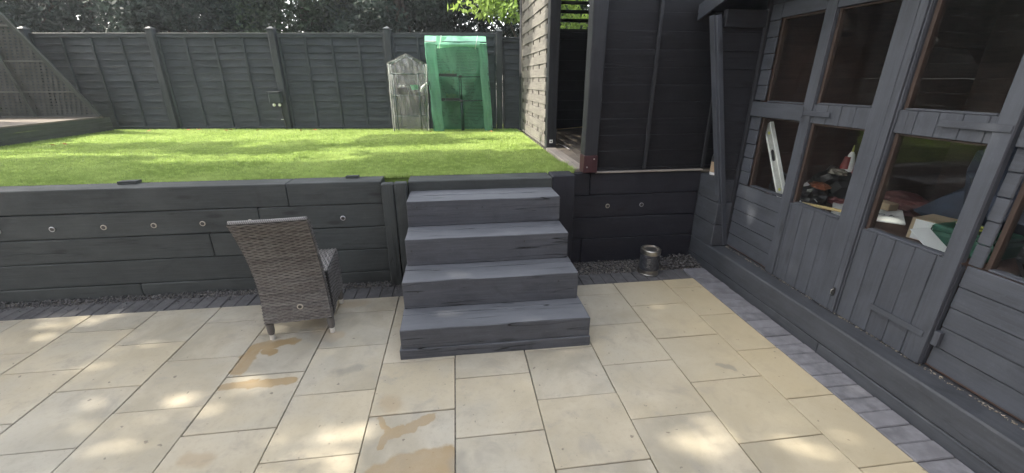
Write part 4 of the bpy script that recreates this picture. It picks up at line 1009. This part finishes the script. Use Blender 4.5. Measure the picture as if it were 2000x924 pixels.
# ================================================================ PAINT TIN
tn = thing('paint_tin', 'silver and black paint tin with rust stained lid by the right hand wall', 'tin', (1.675, 3.24, 0))
TX = (1.675, 3.235, 0)
lathe('body', tn, [(.086, 0), (.088, .004), (.088, .012), (.0855, .014), (.0855, .05), (.0852, .05)], M_chrome, TX, 40)
lathe('label', tn, [(.0860, .051), (.0860, .195)], M_tinlabel, TX, 40)
lathe('rim', tn, [(.0855, .1955), (.0875, .20), (.0885, .205), (.0885, .235), (.085, .240), (.076, .240), (.074, .232)], M_chrome, TX, 40)
lathe('lid', tn, [(.0735, .226), (.0735, .234), (.06, .236), (.055, .232), (.01, .231)], M_rust, TX, 40)
for (a0, a1, z0, z1) in ((-128, -108, .155, .16), (-128, -108, .075, .18)):
    V = []; n = 8; rr0 = .0866
    for i in range(n+1):
        a = math.radians(a0+(a1-a0)*i/n)
        for z in (z0, z1): V.append((TX[0]+rr0*math.cos(a), TX[1]+rr0*math.sin(a), z))
    lo = mesh_obj('label_panel', pydata('label_panel', V, [(2*i, 2*i+2, 2*i+3, 2*i+1) for i in range(n)]), mat_simple('label_grey', (.10, .105, .12), .5), tn)
    if z0 == .155: break
for z in (.085, .098, .111, .124, .137, .150, .165):
    V = []
    for i in range(9):
        a = math.radians(-130+22*i/8*(.9 if z != .111 else .6))
        for zz in (z, z+.003): V.append((TX[0]+.0870*math.cos(a), TX[1]+.0870*math.sin(a), zz))
    mesh_obj('print_line', pydata('print_line', V, [(2*i, 2*i+2, 2*i+3, 2*i+1) for i in range(8)]), M_metal, tn)

# ================================================================ GREENHOUSES
gh = thing('green_growhouse', 'taller walk-in growhouse with green mesh cover rolled open, by the fence', 'greenhouse', (.1, 7.05, .87))
GY, GB = 6.98, 7.24
LB, RB, LT, RT = -.355, .60, -.415, .515       # left / right at base and top
def gx(f, z):  # f 0..1 across at height z
    t = (z-.87)/(2.28-.87); return (LB*(1-t)+LT*t)*(1-f) + (RB*(1-t)+RT*t)*f
def wob(a, b, s=.012): return s*(math.sin(7*a+3*b)+.6*math.sin(13*b+5*a+1))
def gwall(f0, f1, z0, z1, y, name, seed, mat=M_green, nu=8, nv=18, bulge=0.0):
    return grid_surf(name, gh, lambda a, b: (gx(f0+(f1-f0)*a, z0+(z1-z0)*b)+wob(b*3, seed, .004), y+wob(a*2+seed, b*3, .008)+bulge*math.sin(math.pi*b), z0+(z1-z0)*b+wob(a*3, seed, .003)), nu, nv, mat)
gwall(.02, .98, .87, 2.20, GB, 'back_cover', 1, nu=14)
gwall(0, .17, .87, 2.17, GY, 'front_strip', 2, M_green_strip); gwall(.86, 1, .87, 2.17, GY, 'front_strip', 3, M_green_strip)
for f, s in ((0, 4), (1, 5)):
    grid_surf('side_cover', gh, lambda a, b, f=f, s=s: (gx(f, .87+1.32*b)+wob(a*2+s, b*3, .006), GY+(GB-GY)*a, .87+(1.30+.06*math.sin(math.pi*a))*b), 6, 16, M_green)
grid_surf('roof_cover', gh, lambda a, b: (gx(a, 2.25)+.003, GY-.012+(GB-GY)*b*.5, 2.165+.115*min(1, b*1.0)+wob(a*3, b, .003)), 12, 6, M_green_solid)
grid_surf('roof_cover', gh, lambda a, b: (gx(a, 2.25)+.003, GY-.012+(GB-GY)*(.5+.5*b), 2.28-.07*b+wob(a*3, b, .003)), 12, 4, M_green_solid)
rd = grid_surf('rolled_door', gh, lambda a, b: (gx(.20+.68*a, 2.14)+.01*math.sin(b*6.28), GY-.028-.022*math.cos(b*6.28)*(1+.25*math.sin(9*a)), 2.135+.032*math.sin(b*6.28)*(1+.2*math.sin(7*a+1))+.012*math.sin(3*a)+.01*a), 18, 8, M_green_solid)
grid_surf('loose_flap', gh, lambda a, b: (gx(.20+.16*a, 2.2)-.02*b, GY-.045, 2.27-.02*a-.13*b*(1-.75*a)), 6, 6, M_green_solid)
for f in (.24, .82): tubes('tie_cord', gh, [[(gx(f, 2.2)+.03, GY-.066, 2.27), (gx(f, 2.2)+.01, GY-.07, 2.18), (gx(f, 2.1)-.015, GY-.055, 2.09)]], .0035, M_white, 5)
fr = [[(gx(f, .87), y, .87), (gx(f, 1.5), y, 1.5), (gx(f, 2.19), y, 2.19)] for f in (.01, .99) for y in (GY+.012, GB-.012)]
fr += [[(gx(.01, 2.19), y, 2.19), (gx(.99, 2.19), y, 2.19)] for y in (GY+.012, GB-.012)] + [[(gx(f, 2.19), GY+.012, 2.19), (gx(f, 2.19), GB-.012, 2.19)] for f in (.01, .99)]
for p in fr: tubes('frame_tube', gh, [p], .009, M_pipe)
tubes('frame_tube', gh, [[(.10, GY+.07, .87), (.098, GY+.07, 1.34)]], .013, M_pipe); tubes('frame_tube', gh, [[(.125, GY+.10, .87), (.120, GY+.10, 1.34)]], .011, M_pipe)
tubes('frame_tube', gh, [[(.085, GY+.07, 1.34), (.08, GY+.07, 1.70)]], .008, M_pipe); tubes('frame_tube', gh, [[(.115, GY+.10, 1.34), (.11, GY+.10, 1.70)]], .008, M_pipe)
for z in (1.335, 1.70):
    s_ = tubes('shelf', gh, [[(gx(.16, z), y, z), (gx(.95, z), y, z)] for y in (GY+.045, GY+.18)] + [[(gx(f, z), GY+.045, z), (gx(f, z), GY+.18, z)] for f in np.linspace(.16, .95, 15)], .006, M_pipe, 6)
    bx('connector', s_, (.08, .125), (GY+.02, GY+.05), (z-.015, z+.02), M_blackmetal)
def seedlings(name, label, cx, cy, z, w, d, nplants, h, mat, seed, group='seed trays on the growhouse shelves'):
    t = thing(name, label, 'seed tray', (cx, cy, z), group); r = random.Random(seed)
    bx('tray', t, (cx-w/2, cx+w/2), (cy-d/2, cy+d/2), (z, z+.035), M_pot, ch=.004)
    V = []; Fq = []
    for i in range(nplants):
        x = cx+r.uniform(-w/2, w/2)*.92; y = cy+r.uniform(-d/2, d/2)*.9; hh = h*r.uniform(.5, 1.1)
        for k in range(5):
            a = r.uniform(0, 6.28); L = r.uniform(.012, .022); c = Vector((x, y, z+.035+hh*r.uniform(.3, 1))); dv = Vector((math.cos(a), math.sin(a), r.uniform(-.2, .6)))*L; sv_ = Vector((-math.sin(a), math.cos(a), 0))*L*.4
            b = len(V); V += [c, c+dv*.5+sv_, c+dv, c+dv*.5-sv_]; Fq.append((b, b+1, b+2, b+3))
        b = len(V); V += [Vector((x-.001, y, z+.03)), Vector((x+.001, y, z+.03)), Vector((x, y, z+.035+hh))]; Fq.append((b, b+1, b+2))
    mesh_obj('seedlings', pydata('seedlings', V, Fq), mat, t); return t
M_seed = mat_leaf('seedling_leaf', (.04, .09, .03), (.10, .17, .06), .3)
seedlings('seed_tray', 'seed tray with small plants on the left end of the upper mesh shelf', -.10, GY+.11, 1.707, .30, .12, 26, .05, M_seed, 1)
seedlings('seed_tray', 'seed tray of sparse seedlings at the left end of the lower mesh shelf', -.22, GY+.11, 1.342, .14, .12, 16, .07, M_seed, 2)
seedlings('seed_tray', 'black seed tray packed with plants next to the central tubes of the lower shelf', -.03, GY+.11, 1.342, .22, .12, 40, .075, M_seed, 3)

gc_ = thing('clear_growhouse', 'small pointed growhouse in wrinkled clear plastic left of the green one', 'greenhouse', (-.74, 7.15, .87))
CY0, CY1 = 7.06, 7.33
def hx(f, z): t = (z-.87)/1.04; return (-1.005*(1-t)-1.00*t)*(1-f) + (-.452*(1-t)-.425*t)*f
def ctop(f): return 1.885 + (1-abs(2*f-1))*.135
for (y, nm, sd) in ((CY0, 'front_cover', 1), (CY1, 'back_cover', 2)):
    grid_surf(nm, gc_, lambda a, b, y=y, sd=sd: (hx(a, .87+b)+wob(b*3, sd, .004), y+wob(a*4+sd, b*4, .012), .872+(ctop(a)-.872)*b), 22, 34, M_clear)
for f, sd in ((0, 3), (1, 4)):
    grid_surf('side_cover', gc_, lambda a, b, f=f, sd=sd: (hx(f, .87+b)+wob(a*3+sd, b*5, .010), CY0+(CY1-CY0)*a, .872+(1.885-.872)*b), 8, 26, M_clear)
for (f0, f1) in ((0, .5), (.5, 1)):
    grid_surf('roof_cover', gc_, lambda a, b, f0=f0, f1=f1: (hx(f0+(f1-f0)*a, 1.95), CY0+(CY1-CY0)*b, ctop(f0+(f1-f0)*a)+.004), 8, 4, M_clear)
paths = []
for y in (CY0+.014, CY1-.014):
    for f in (.03, .97): paths.append([(hx(f, .87), y, .87), (hx(f, 1.88), y, 1.88)])
    paths.append([(hx(.03, 1.88), y, 1.88), (hx(.5, 1.9), y, 2.005), (hx(.97, 1.88), y, 1.88)]); paths.append([(hx(.03, 1.74), y, 1.74), (hx(.97, 1.74), y, 1.74)])
for p in paths: tubes('frame_tube', gc_, [p], .007, M_pipe)
for z in (1.10, 1.42): tubes('shelf', gc_, [[(hx(.03, z), y, z), (hx(.97, z), y, z)] for y in (CY0+.03, CY1-.03)] + [[(hx(f, z), CY0+.03, z), (hx(f, z), CY1-.03, z)] for f in np.linspace(.05, .95, 12)], .004, M_pipe, 6)
for f in (.14, .80): tubes('zip', gc_, [[(hx(f, .9)+.01, CY0-.008, .89), (hx(f, 1.3)+.004, CY0-.012, 1.3), (hx(f, 1.7)-.012, CY0-.006, 1.735)]], .007, M_pipe, 6)
tubes('hem_cord', gc_, [[(hx(f, 1.89), CY0-.006, ctop(f)+.004) for f in np.linspace(0, 1, 9)]], .006, M_lattice, 6)
bw = thing('plant_tub', 'green tub on the upper shelf inside the clear growhouse', 'tub', (-.62, 7.2, 1.43))
lathe('tub', bw, [(.05, 0), (.075, .07), (.080, .075), (.07, .07)], mat_simple('bright_green_plastic', (.05, .35, .16), .4), (-.62, 7.19, 1.50), 20)
lathe('tub_base', bw, [(.09, 0), (.10, .065)], M_pot, (-.62, 7.19, 1.43), 20)
tb = tubes('white_pipe', None, [[(-.53, 7.12, 1.47), (-.50, 7.12, 1.54), (-.42, 7.12, 1.60)]], .022, M_white); tag(tb, 'short white pipe leaning out at the right of the clear growhouse', 'pipe')
for i, x in enumerate((-.845, -.795)):
    o = bx('plant_label', None, (x-.016, x+.016), (7.14, 7.145), (1.55, 1.575), M_white, ch=.001); tag(o, ('left one of two small white tags in the clear growhouse', 'right one of two small white tags in the clear growhouse')[i], 'tag')
o = bx('dark_pot', None, (-.90, -.74), (7.12, 7.2), (1.43, 1.54), M_pot, ch=.006); tag(o, 'dark square pot below the white tags in the clear growhouse', 'pot')

# ================================================================ SMALL THINGS
bk = prism('timber_wedge', None, [(-.07, -.03), (.06, -.035), (.065, .03), (-.06, .025)], .025, M_wall_left, Matrix.Translation((-2.55, 3.55, .884)) @ Matrix.Rotation(.1, 4, 'Z')); tag(bk, 'dark timber offcut lying on the wall top towards the left', 'offcut')
bk = prism('timber_wedge', None, [(-.05, -.02), (.05, -.02), (.055, .02), (-.045, .02)], .022, M_wall_left, Matrix.Translation((-.87, 3.53, .883)) @ Matrix.Rotation(.06, 4, 'Z')); tag(bk, 'small grey timber offcut on the wall top near the steps', 'offcut')
M_dry = mat_simple('dry_leaf', (.30, .13, .04), .8, 0, 9, .3)
lv_ = pydata('fallen_leaf', [(0, -.03, 0), (.018, -.008, .006), (.014, .018, .002), (0, .034, .008), (-.014, .018, .004), (-.018, -.008, .009), (0, 0, 0)], [(0, 1, 6), (1, 2, 6), (2, 3, 6), (3, 4, 6), (4, 5, 6), (5, 0, 6)])
for i, (x, y) in enumerate(((-4.35, 7.6), (-4.9, 7.55), (-3.7, 7.45), (-3.2, 7.4), (-2.5, 7.3), (-2.3, 7.35), (-5.0, 5.95), (-4.95, 6.05), (-.4, 6.8), (.55, 6.75), (-4.2, 7.62), (-3.65, 7.5))):
    o = mesh_obj('fallen_leaf', lv_, M_dry, None, Matrix.Translation((x, y, .885)) @ Euler((random.uniform(-.5, .5), random.uniform(-.5, .5), random.uniform(0, 6))).to_matrix().to_4x4()); tag(o, ('dry leaf near the fence foot by the second fence post', 'dry leaf furthest left along the fence foot', 'dry leaf at the fence foot under the second panel', 'dry leaf at the fence foot left of the light post', 'dry leaf at the fence foot right of the light post', 'dry leaf just right of the light post, second of two', 'dry leaf at the foot of the deck, nearer the viewer', 'dry leaf at the foot of the deck, farther one', 'dry leaf in front of the green growhouse, left one', 'dry leaf at the right foot of the green growhouse', 'dry leaf right beside another near the second post', 'dry leaf beside another under the second fence panel')[i], 'leaf', 'dry leaves scattered on the lawn')

# ================================================================ TREES
def leaf_cloud(P, size, r, aspect=.5, droop=0.0):
    n = len(P); a = r.normal(size=(n, 3)); a[:, 2] -= droop; a /= np.linalg.norm(a, axis=1)[:, None]
    b = np.cross(a, r.normal(size=(n, 3))); b /= np.linalg.norm(b, axis=1)[:, None]
    s = (size*r.uniform(.6, 1.35, n))[:, None]; w = s*aspect
    V = np.stack([P, P+a*s*.5+b*w*.5, P+a*s, P+a*s*.5-b*w*.5], 1).reshape(-1, 3)
    return V, np.arange(4*n).reshape(-1, 4)
def clumps(center, rad, nclump, crad, r, shell=.55):
    d = r.normal(size=(nclump, 3)); d /= np.linalg.norm(d, axis=1)[:, None]
    return np.array(center) + d*np.array(rad)*(shell+(1-shell)*r.uniform(0, 1, (nclump, 1))**.5), crad*r.uniform(.6, 1.3, nclump)
def fill(C, R, per, r):
    out = []
    for c, q in zip(C, R):
        d = r.normal(size=(per, 3)); d /= np.linalg.norm(d, axis=1)[:, None]; out.append(c + d*q*(r.uniform(0, 1, (per, 1))**.4)*np.array([1, 1, .8]))
    return np.concatenate(out)
def trunk_mesh(base, top, r0, limbs, r, nl=6):
    V = []; F = []
    base = Vector(base); top = Vector(top); n = 8; pts = [base.lerp(top, i/n)+Vector((r.uniform(-.05, .05), r.uniform(-.05, .05), 0)) for i in range(n+1)]
    v, f = tube_v(pts, 0, 9, 0, [r0*(1-.75*i/n) for i in range(n+1)]); V += v; F += f
    for L in limbs:
        t = r.uniform(.35, .95); s = base.lerp(top, t); e = Vector(L); mid = s.lerp(e, .5)+Vector((0, 0, .15))
        v, f = tube_v([s, mid, e], 0, 6, len(V), [r0*.4, r0*.25, r0*.06]); V += v; F += f
    return pydata('trunk', V, F, True)
def tree(name, label, cat, base, h, rad, zc, nclump, per, crad, lsize, mat, seed, r0=.14, shell=.4, aspect=.5, droop=0.0, group=None):
    r = np.random.RandomState(seed); t = thing(name, label, cat, base, group)
    C, R = clumps((base[0], base[1], zc), rad, nclump, crad, r, shell)
    P = fill(C, R, per, r); P = P[P[:, 2] > base[2]+.15]
    V, F = leaf_cloud(P, lsize, r, aspect, droop); mesh_obj('crown', np_mesh('crown', V, F), mat, t)
    mesh_obj('trunk', trunk_mesh(base, (base[0]+.1, base[1], h*.85), r0, [tuple(c) for c in C[:10]], r), M_bark, t); return t
hz = [(-13.2, 12.5, 6.4, 1.7, 'leftmost dark tree behind the fence, hazy and dense'), (-10.6, 11.2, 5.6, 1.7, 'dark dense tree behind the trellis screen at the far left'), (-8.1, 11.6, 6.0, 1.6, 'dark tree behind the fence just right of the trellis'), (-5.7, 10.9, 5.9, 1.6, 'dark tree with pale sky gaps behind the second fence panel'),
      (-3.4, 11.3, 6.2, 1.6, 'dark tree behind the fence post carrying the security light'), (-1.2, 10.7, 5.8, 1.5, 'dark evergreen rising behind the clear growhouse'), (.7, 11.2, 6.0, 1.6, 'dark evergreen rising behind the green growhouse'), (3.0, 11.5, 6.2, 1.7, 'dark tree behind the pavilion louvres'), (-6.9, 13.5, 7.0, 1.8, 'tall far tree showing between the dark trees above the second panel'), (-2.2, 13.6, 7.0, 1.8, 'tall far tree showing behind the fence middle'), (5.6, 12.0, 6.0, 1.7, 'dark tree hidden beyond the summerhouse roof')]
for i, (x, y, h, w, lab) in enumerate(hz):
    tree('hedge_tree', lab, 'tree', (x, y, .80), h, (w*.95, w*.75, 2.2), 3.3, 80, 440, .60, .105, M_leaf_mid if i % 3 == 1 else M_leaf_dark, 100+i, .13, .35, .45)
tree('bright_tree', 'sunlit yellow green tree hanging over the fence beside the pavilion', 'tree', (1.35, 8.75, .80), 5.2, (1.15, .8, 1.55), 3.75, 46, 110, .34, .14, M_leaf_bright, 300, .07, .3, .34, .9)
tree('bright_tree', 'sunlit green tree seen through the louvres at the back of the pavilion', 'tree', (3.3, 8.9, .80), 5.0, (1.2, .8, 1.3), 3.2, 36, 110, .36, .14, M_leaf_bright, 301, .07, .3, .34, .9)
# trees along the left side of the garden, which shade the patio and dapple the lawn
for i, (x, y) in enumerate(((-11.5, 9.5), (-11.8, 6.6), (-11.6, 3.6), (-11.5, .6), (-11.6, -2.4))):
    tree('boundary_tree', ('dark boundary tree beyond the deck corner', 'dark boundary tree left of the deck', 'dark boundary tree left of the lawn front', 'dark boundary tree left of the patio', 'dark boundary tree behind left')[i], 'tree', (x, y, -.07), 4.4, (1.2, 1.6, 1.9), 2.2, 40, 130, .75, .2, M_leaf_mid, 400+i, .13, .3, .5)

SG = SUN / SUN.z     # ground offset per metre of height, pointing towards the sun
def ell(G, c, rx, ry): return ((G[:, 0]-c[0])/rx)**2 + ((G[:, 1]-c[1])/ry)**2
def vnoise(x, y, seed):
    r = np.random.RandomState(seed); g = r.uniform(0, 1, (64, 64)); xi = np.floor(x).astype(int); yi = np.floor(y).astype(int); fx = x-xi; fy = y-yi
    fx = fx*fx*(3-2*fx); fy = fy*fy*(3-2*fy); q = lambda a, b: g[a % 64, b % 64]
    return (q(xi, yi)*(1-fx)+q(xi+1, yi)*fx)*(1-fy) + (q(xi, yi+1)*(1-fx)+q(xi+1, yi+1)*fx)*fy
def shade_tree(name, label, trunk, GX, GYr, Z, n, keep, lsize, plane, seed, mat):
    """a broad crown whose gaps let the sun through onto the ground below and to the right"""
    r = np.random.RandomState(seed); gx_ = r.uniform(*GX, n); gy_ = r.uniform(*GYr, n)
    cx, cy = sum(GX)/2, sum(GYr)/2
    edge = ((gx_-cx)/((GX[1]-GX[0])/2))**2
    z = Z[0] + (Z[1]-Z[0])*r.uniform(0, 1, n)**.8*(1-.35*edge)
    G_ = np.stack([gx_, gy_], 1); k = keep(G_) > r.uniform(0, 1, n)
    P = np.stack([gx_+SG.x*(z-plane), gy_+SG.y*(z-plane), z], 1)[k]
    t = thing(name, label, 'tree', trunk); V, F = leaf_cloud(P, lsize, r, .6)
    mesh_obj('crown', np_mesh('crown', V, F), mat, t)
    mid = (GX[0]+.5+SG.x*4.6, cy+SG.y*4.6+.8, 5.2)
    L = [tuple(P[i]) for i in r.choice(len(P), 7)]
    mesh_obj('trunk', trunk_mesh(trunk, mid, .14, L, r), M_bark, t)
holes = [(-.66, 1.61, .15, .09, .9), (1.13, 1.44, .17, .10, 1.0), (-2.24, 2.47, .12, .12, .8), (-1.91, 1.97, .16, .07, .9), (-1.24, 2.30, .13, .07, .7), (-1.30, 2.05, .14, .06, 1.0), (-1.74, 1.70, .12, .06, .6),
         (.70, 1.88, .12, .08, .35), (1.53, 2.05, .12, .05, .3), (.5, 2.16, .1, .05, .3), (-2.94, 2.81, .14, .08, .5), (-2.78, 3.03, .16, .06, .8), (1.44, 1.31, .2, .1, .5), (-.45, 2.30, .06, .06, .5), (.1, 1.75, .1, .06, .35), (-.95, 1.44, .12, .05, .5)]
# spots that fall on the summerhouse wall, given as ground points of the same rays
for (y, z, ry, rz_, s) in ((2.27, .93, .05, .16, .45), (1.51, .97, .05, .2, .45), (3.03, .54, .05, .12, .35), (1.93, 1.75, .05, .2, .4), (2.03, .12, .08, .08, .3)):
    holes.append((2.4 - SG.x*z, y - SG.y*z, rz_*abs(SG.x), ry, s))
def keep_patio(G_):
    k = np.ones(len(G_))
    for (x, y, rx, ry, s) in holes:
        e = ell(G_, (x, y), rx*1.95, ry*2.1)*(.6+.9*vnoise(G_[:, 0]*9+x*7, G_[:, 1]*9+y*5, 9)); k *= 1 - min(.90, s*.97)*np.exp(-np.clip(e, 0, 50)**1.5*.7)
    k *= 1 - .16*np.clip((vnoise(G_[:, 0]*3.1+5, G_[:, 1]*4.5+3, 12)-.55)/.2, 0, 1)
    # open beyond the front of the wall
    yw = G_[:, 1] - .0
    return k * (1/(1+np.exp((yw-3.75)/.10)))
def keep_lawn(G_):
    x, y = G_[:, 0], G_[:, 1]
    v = vnoise(x*.6+3.4, y*1.9+7, 5)*.68 + vnoise(x*1.9+1, y*4.5+2, 6)*.32
    near = np.clip((5.0-y)/1.3, -.25, 1)*.16
    far = np.clip((y-6.6)/.4, 0, 1)*-.5
    k = np.clip((v + near*.6 + far - .515)/.07, 0, 1)
    return k * (1/(1+np.exp(-(y-3.80)/.08)))*1.0
shade_tree('shade_tree', 'broad tree on the left whose dense crown shades the patio', (-8.9, 2.2, -.07), (-4.8, 4.9), (-1.6, 3.9), (5.4, 7.2), 52000, keep_patio, .17, 0.0, 500, M_leaf_mid)
shade_tree('shade_tree', 'lighter tree on the left whose crown dapples the lawn', (-9.6, 5.4, .8), (-7.0, 4.0), (3.6, 7.6), (5.0, 6.2), 30000, keep_lawn, .17, .87, 501, M_leaf_mid)
# ---- unseen house added behind the viewer, keeps low sky light off the risers
M_brick = mat_simple('red_brown_brick', (.20, .105, .075), .9, 0, 30, .3, .4); M_render = mat_simple('cream_render', (.42, .38, .32), .9, 0, 6, .1, .2); M_tile = mat_simple('roof_tile', (.10, .06, .05), .85, 0, 12, .3, .5); M_upvc = mat_simple('white_upvc', (.7, .7, .7), .4, 0, 6, .05, 0)
hs = thing('unseen_house_blocker', 'unseen brick house added behind the viewer to block low sky light from the steps', 'house', (-1, -3.6, 0))
def wallpiece(X, Z): bx('wall', hs, X, (-3.9, -3.6), Z, M_brick, 'x', ch=.001)
wallpiece((-7, -2.5), (-.05, 5.2)); wallpiece((-.5, 3.0), (-.05, 5.2)); wallpiece((-2.498, -.502), (2.15, 3.1)); wallpiece((-2.498, -.502), (4.3, 5.2))
bx('room_lining', hs, (-2.6, -.4), (-4.4, -4.35), (-.05, 4.4), M_ink, 'x')
for (X, Z, n) in (((-2.497, -.503), (.0, 2.147), 2), ((-2.497, -.503), (3.103, 4.297), 3)):
    f = bx('window_frame', hs, X, (-3.78, -3.70), (Z[0], Z[0]+.07), M_upvc, 'x'); bx('frame_head', f, X, (-3.78, -3.70), (Z[1]-.07, Z[1]), M_upvc, 'x')
    for i in range(n+1):
        xx = X[0]+.03+(X[1]-X[0]-.06)*i/n; bx('mullion', f, (xx-.03, xx+.03), (-3.78, -3.70), (Z[0]+.071, Z[1]-.071), M_upvc, 'z')
    for i in range(n):
        a = X[0]+.06+(X[1]-X[0]-.06)*i/n; b = X[0]+(X[1]-X[0]-.06)*(i+1)/n; bx('pane', f, (a+.001, b-.001), (-3.745, -3.735), (Z[0]+.071, Z[1]-.071), M_glass, 'x', ch=.0005)
V = [(-7.2, -3.35, 5.15), (3.2, -3.35, 5.15), (3.2, -6.5, 7.2), (-7.2, -6.5, 7.2), (-7.2, -3.35, 5.27), (3.2, -3.35, 5.27), (3.2, -6.5, 7.32), (-7.2, -6.5, 7.32)]
mesh_obj('roof', pydata('roof', V, [(0, 3, 2, 1), (4, 5, 6, 7), (0, 1, 5, 4), (1, 2, 6, 5), (2, 3, 7, 6), (3, 0, 4, 7)]), M_tile, hs)
tubes('gutter', hs, [[(-7.2, -3.30, 5.15), (3.2, -3.30, 5.15)]], .055, M_upvc, 10)
print('objects', len(bpy.data.objects), 'tris', sum(len(m.polygons) for m in bpy.data.meshes))

# ---- thin haze volume added to stand in for veiling lens glare
hv = bpy.data.materials.new('glare_haze'); hv.use_nodes = True; nt_ = hv.node_tree; nt_.nodes.clear()
ho = nt_.nodes.new('ShaderNodeOutputMaterial'); pvn = nt_.nodes.new('ShaderNodeVolumePrincipled'); pvn.inputs['Color'].default_value = (.92, .95, 1, 1); pvn.inputs['Density'].default_value = HAZE; pvn.inputs['Anisotropy'].default_value = .35
nt_.links.new(pvn.outputs[0], ho.inputs['Volume'])
hb = mesh_obj('haze', pydata('haze', [(x, y, z) for z in (-1.1, 9.2) for (x, y) in ((-61, -61), (61, -61), (61, 91), (-61, 91))], [(0, 3, 2, 1), (4, 5, 6, 7), (0, 1, 5, 4), (1, 2, 6, 5), (2, 3, 7, 6), (3, 0, 4, 7)]), hv); tag(hb, 'thin pale haze volume added in place of veiling lens glare', 'haze', kind='stuff')
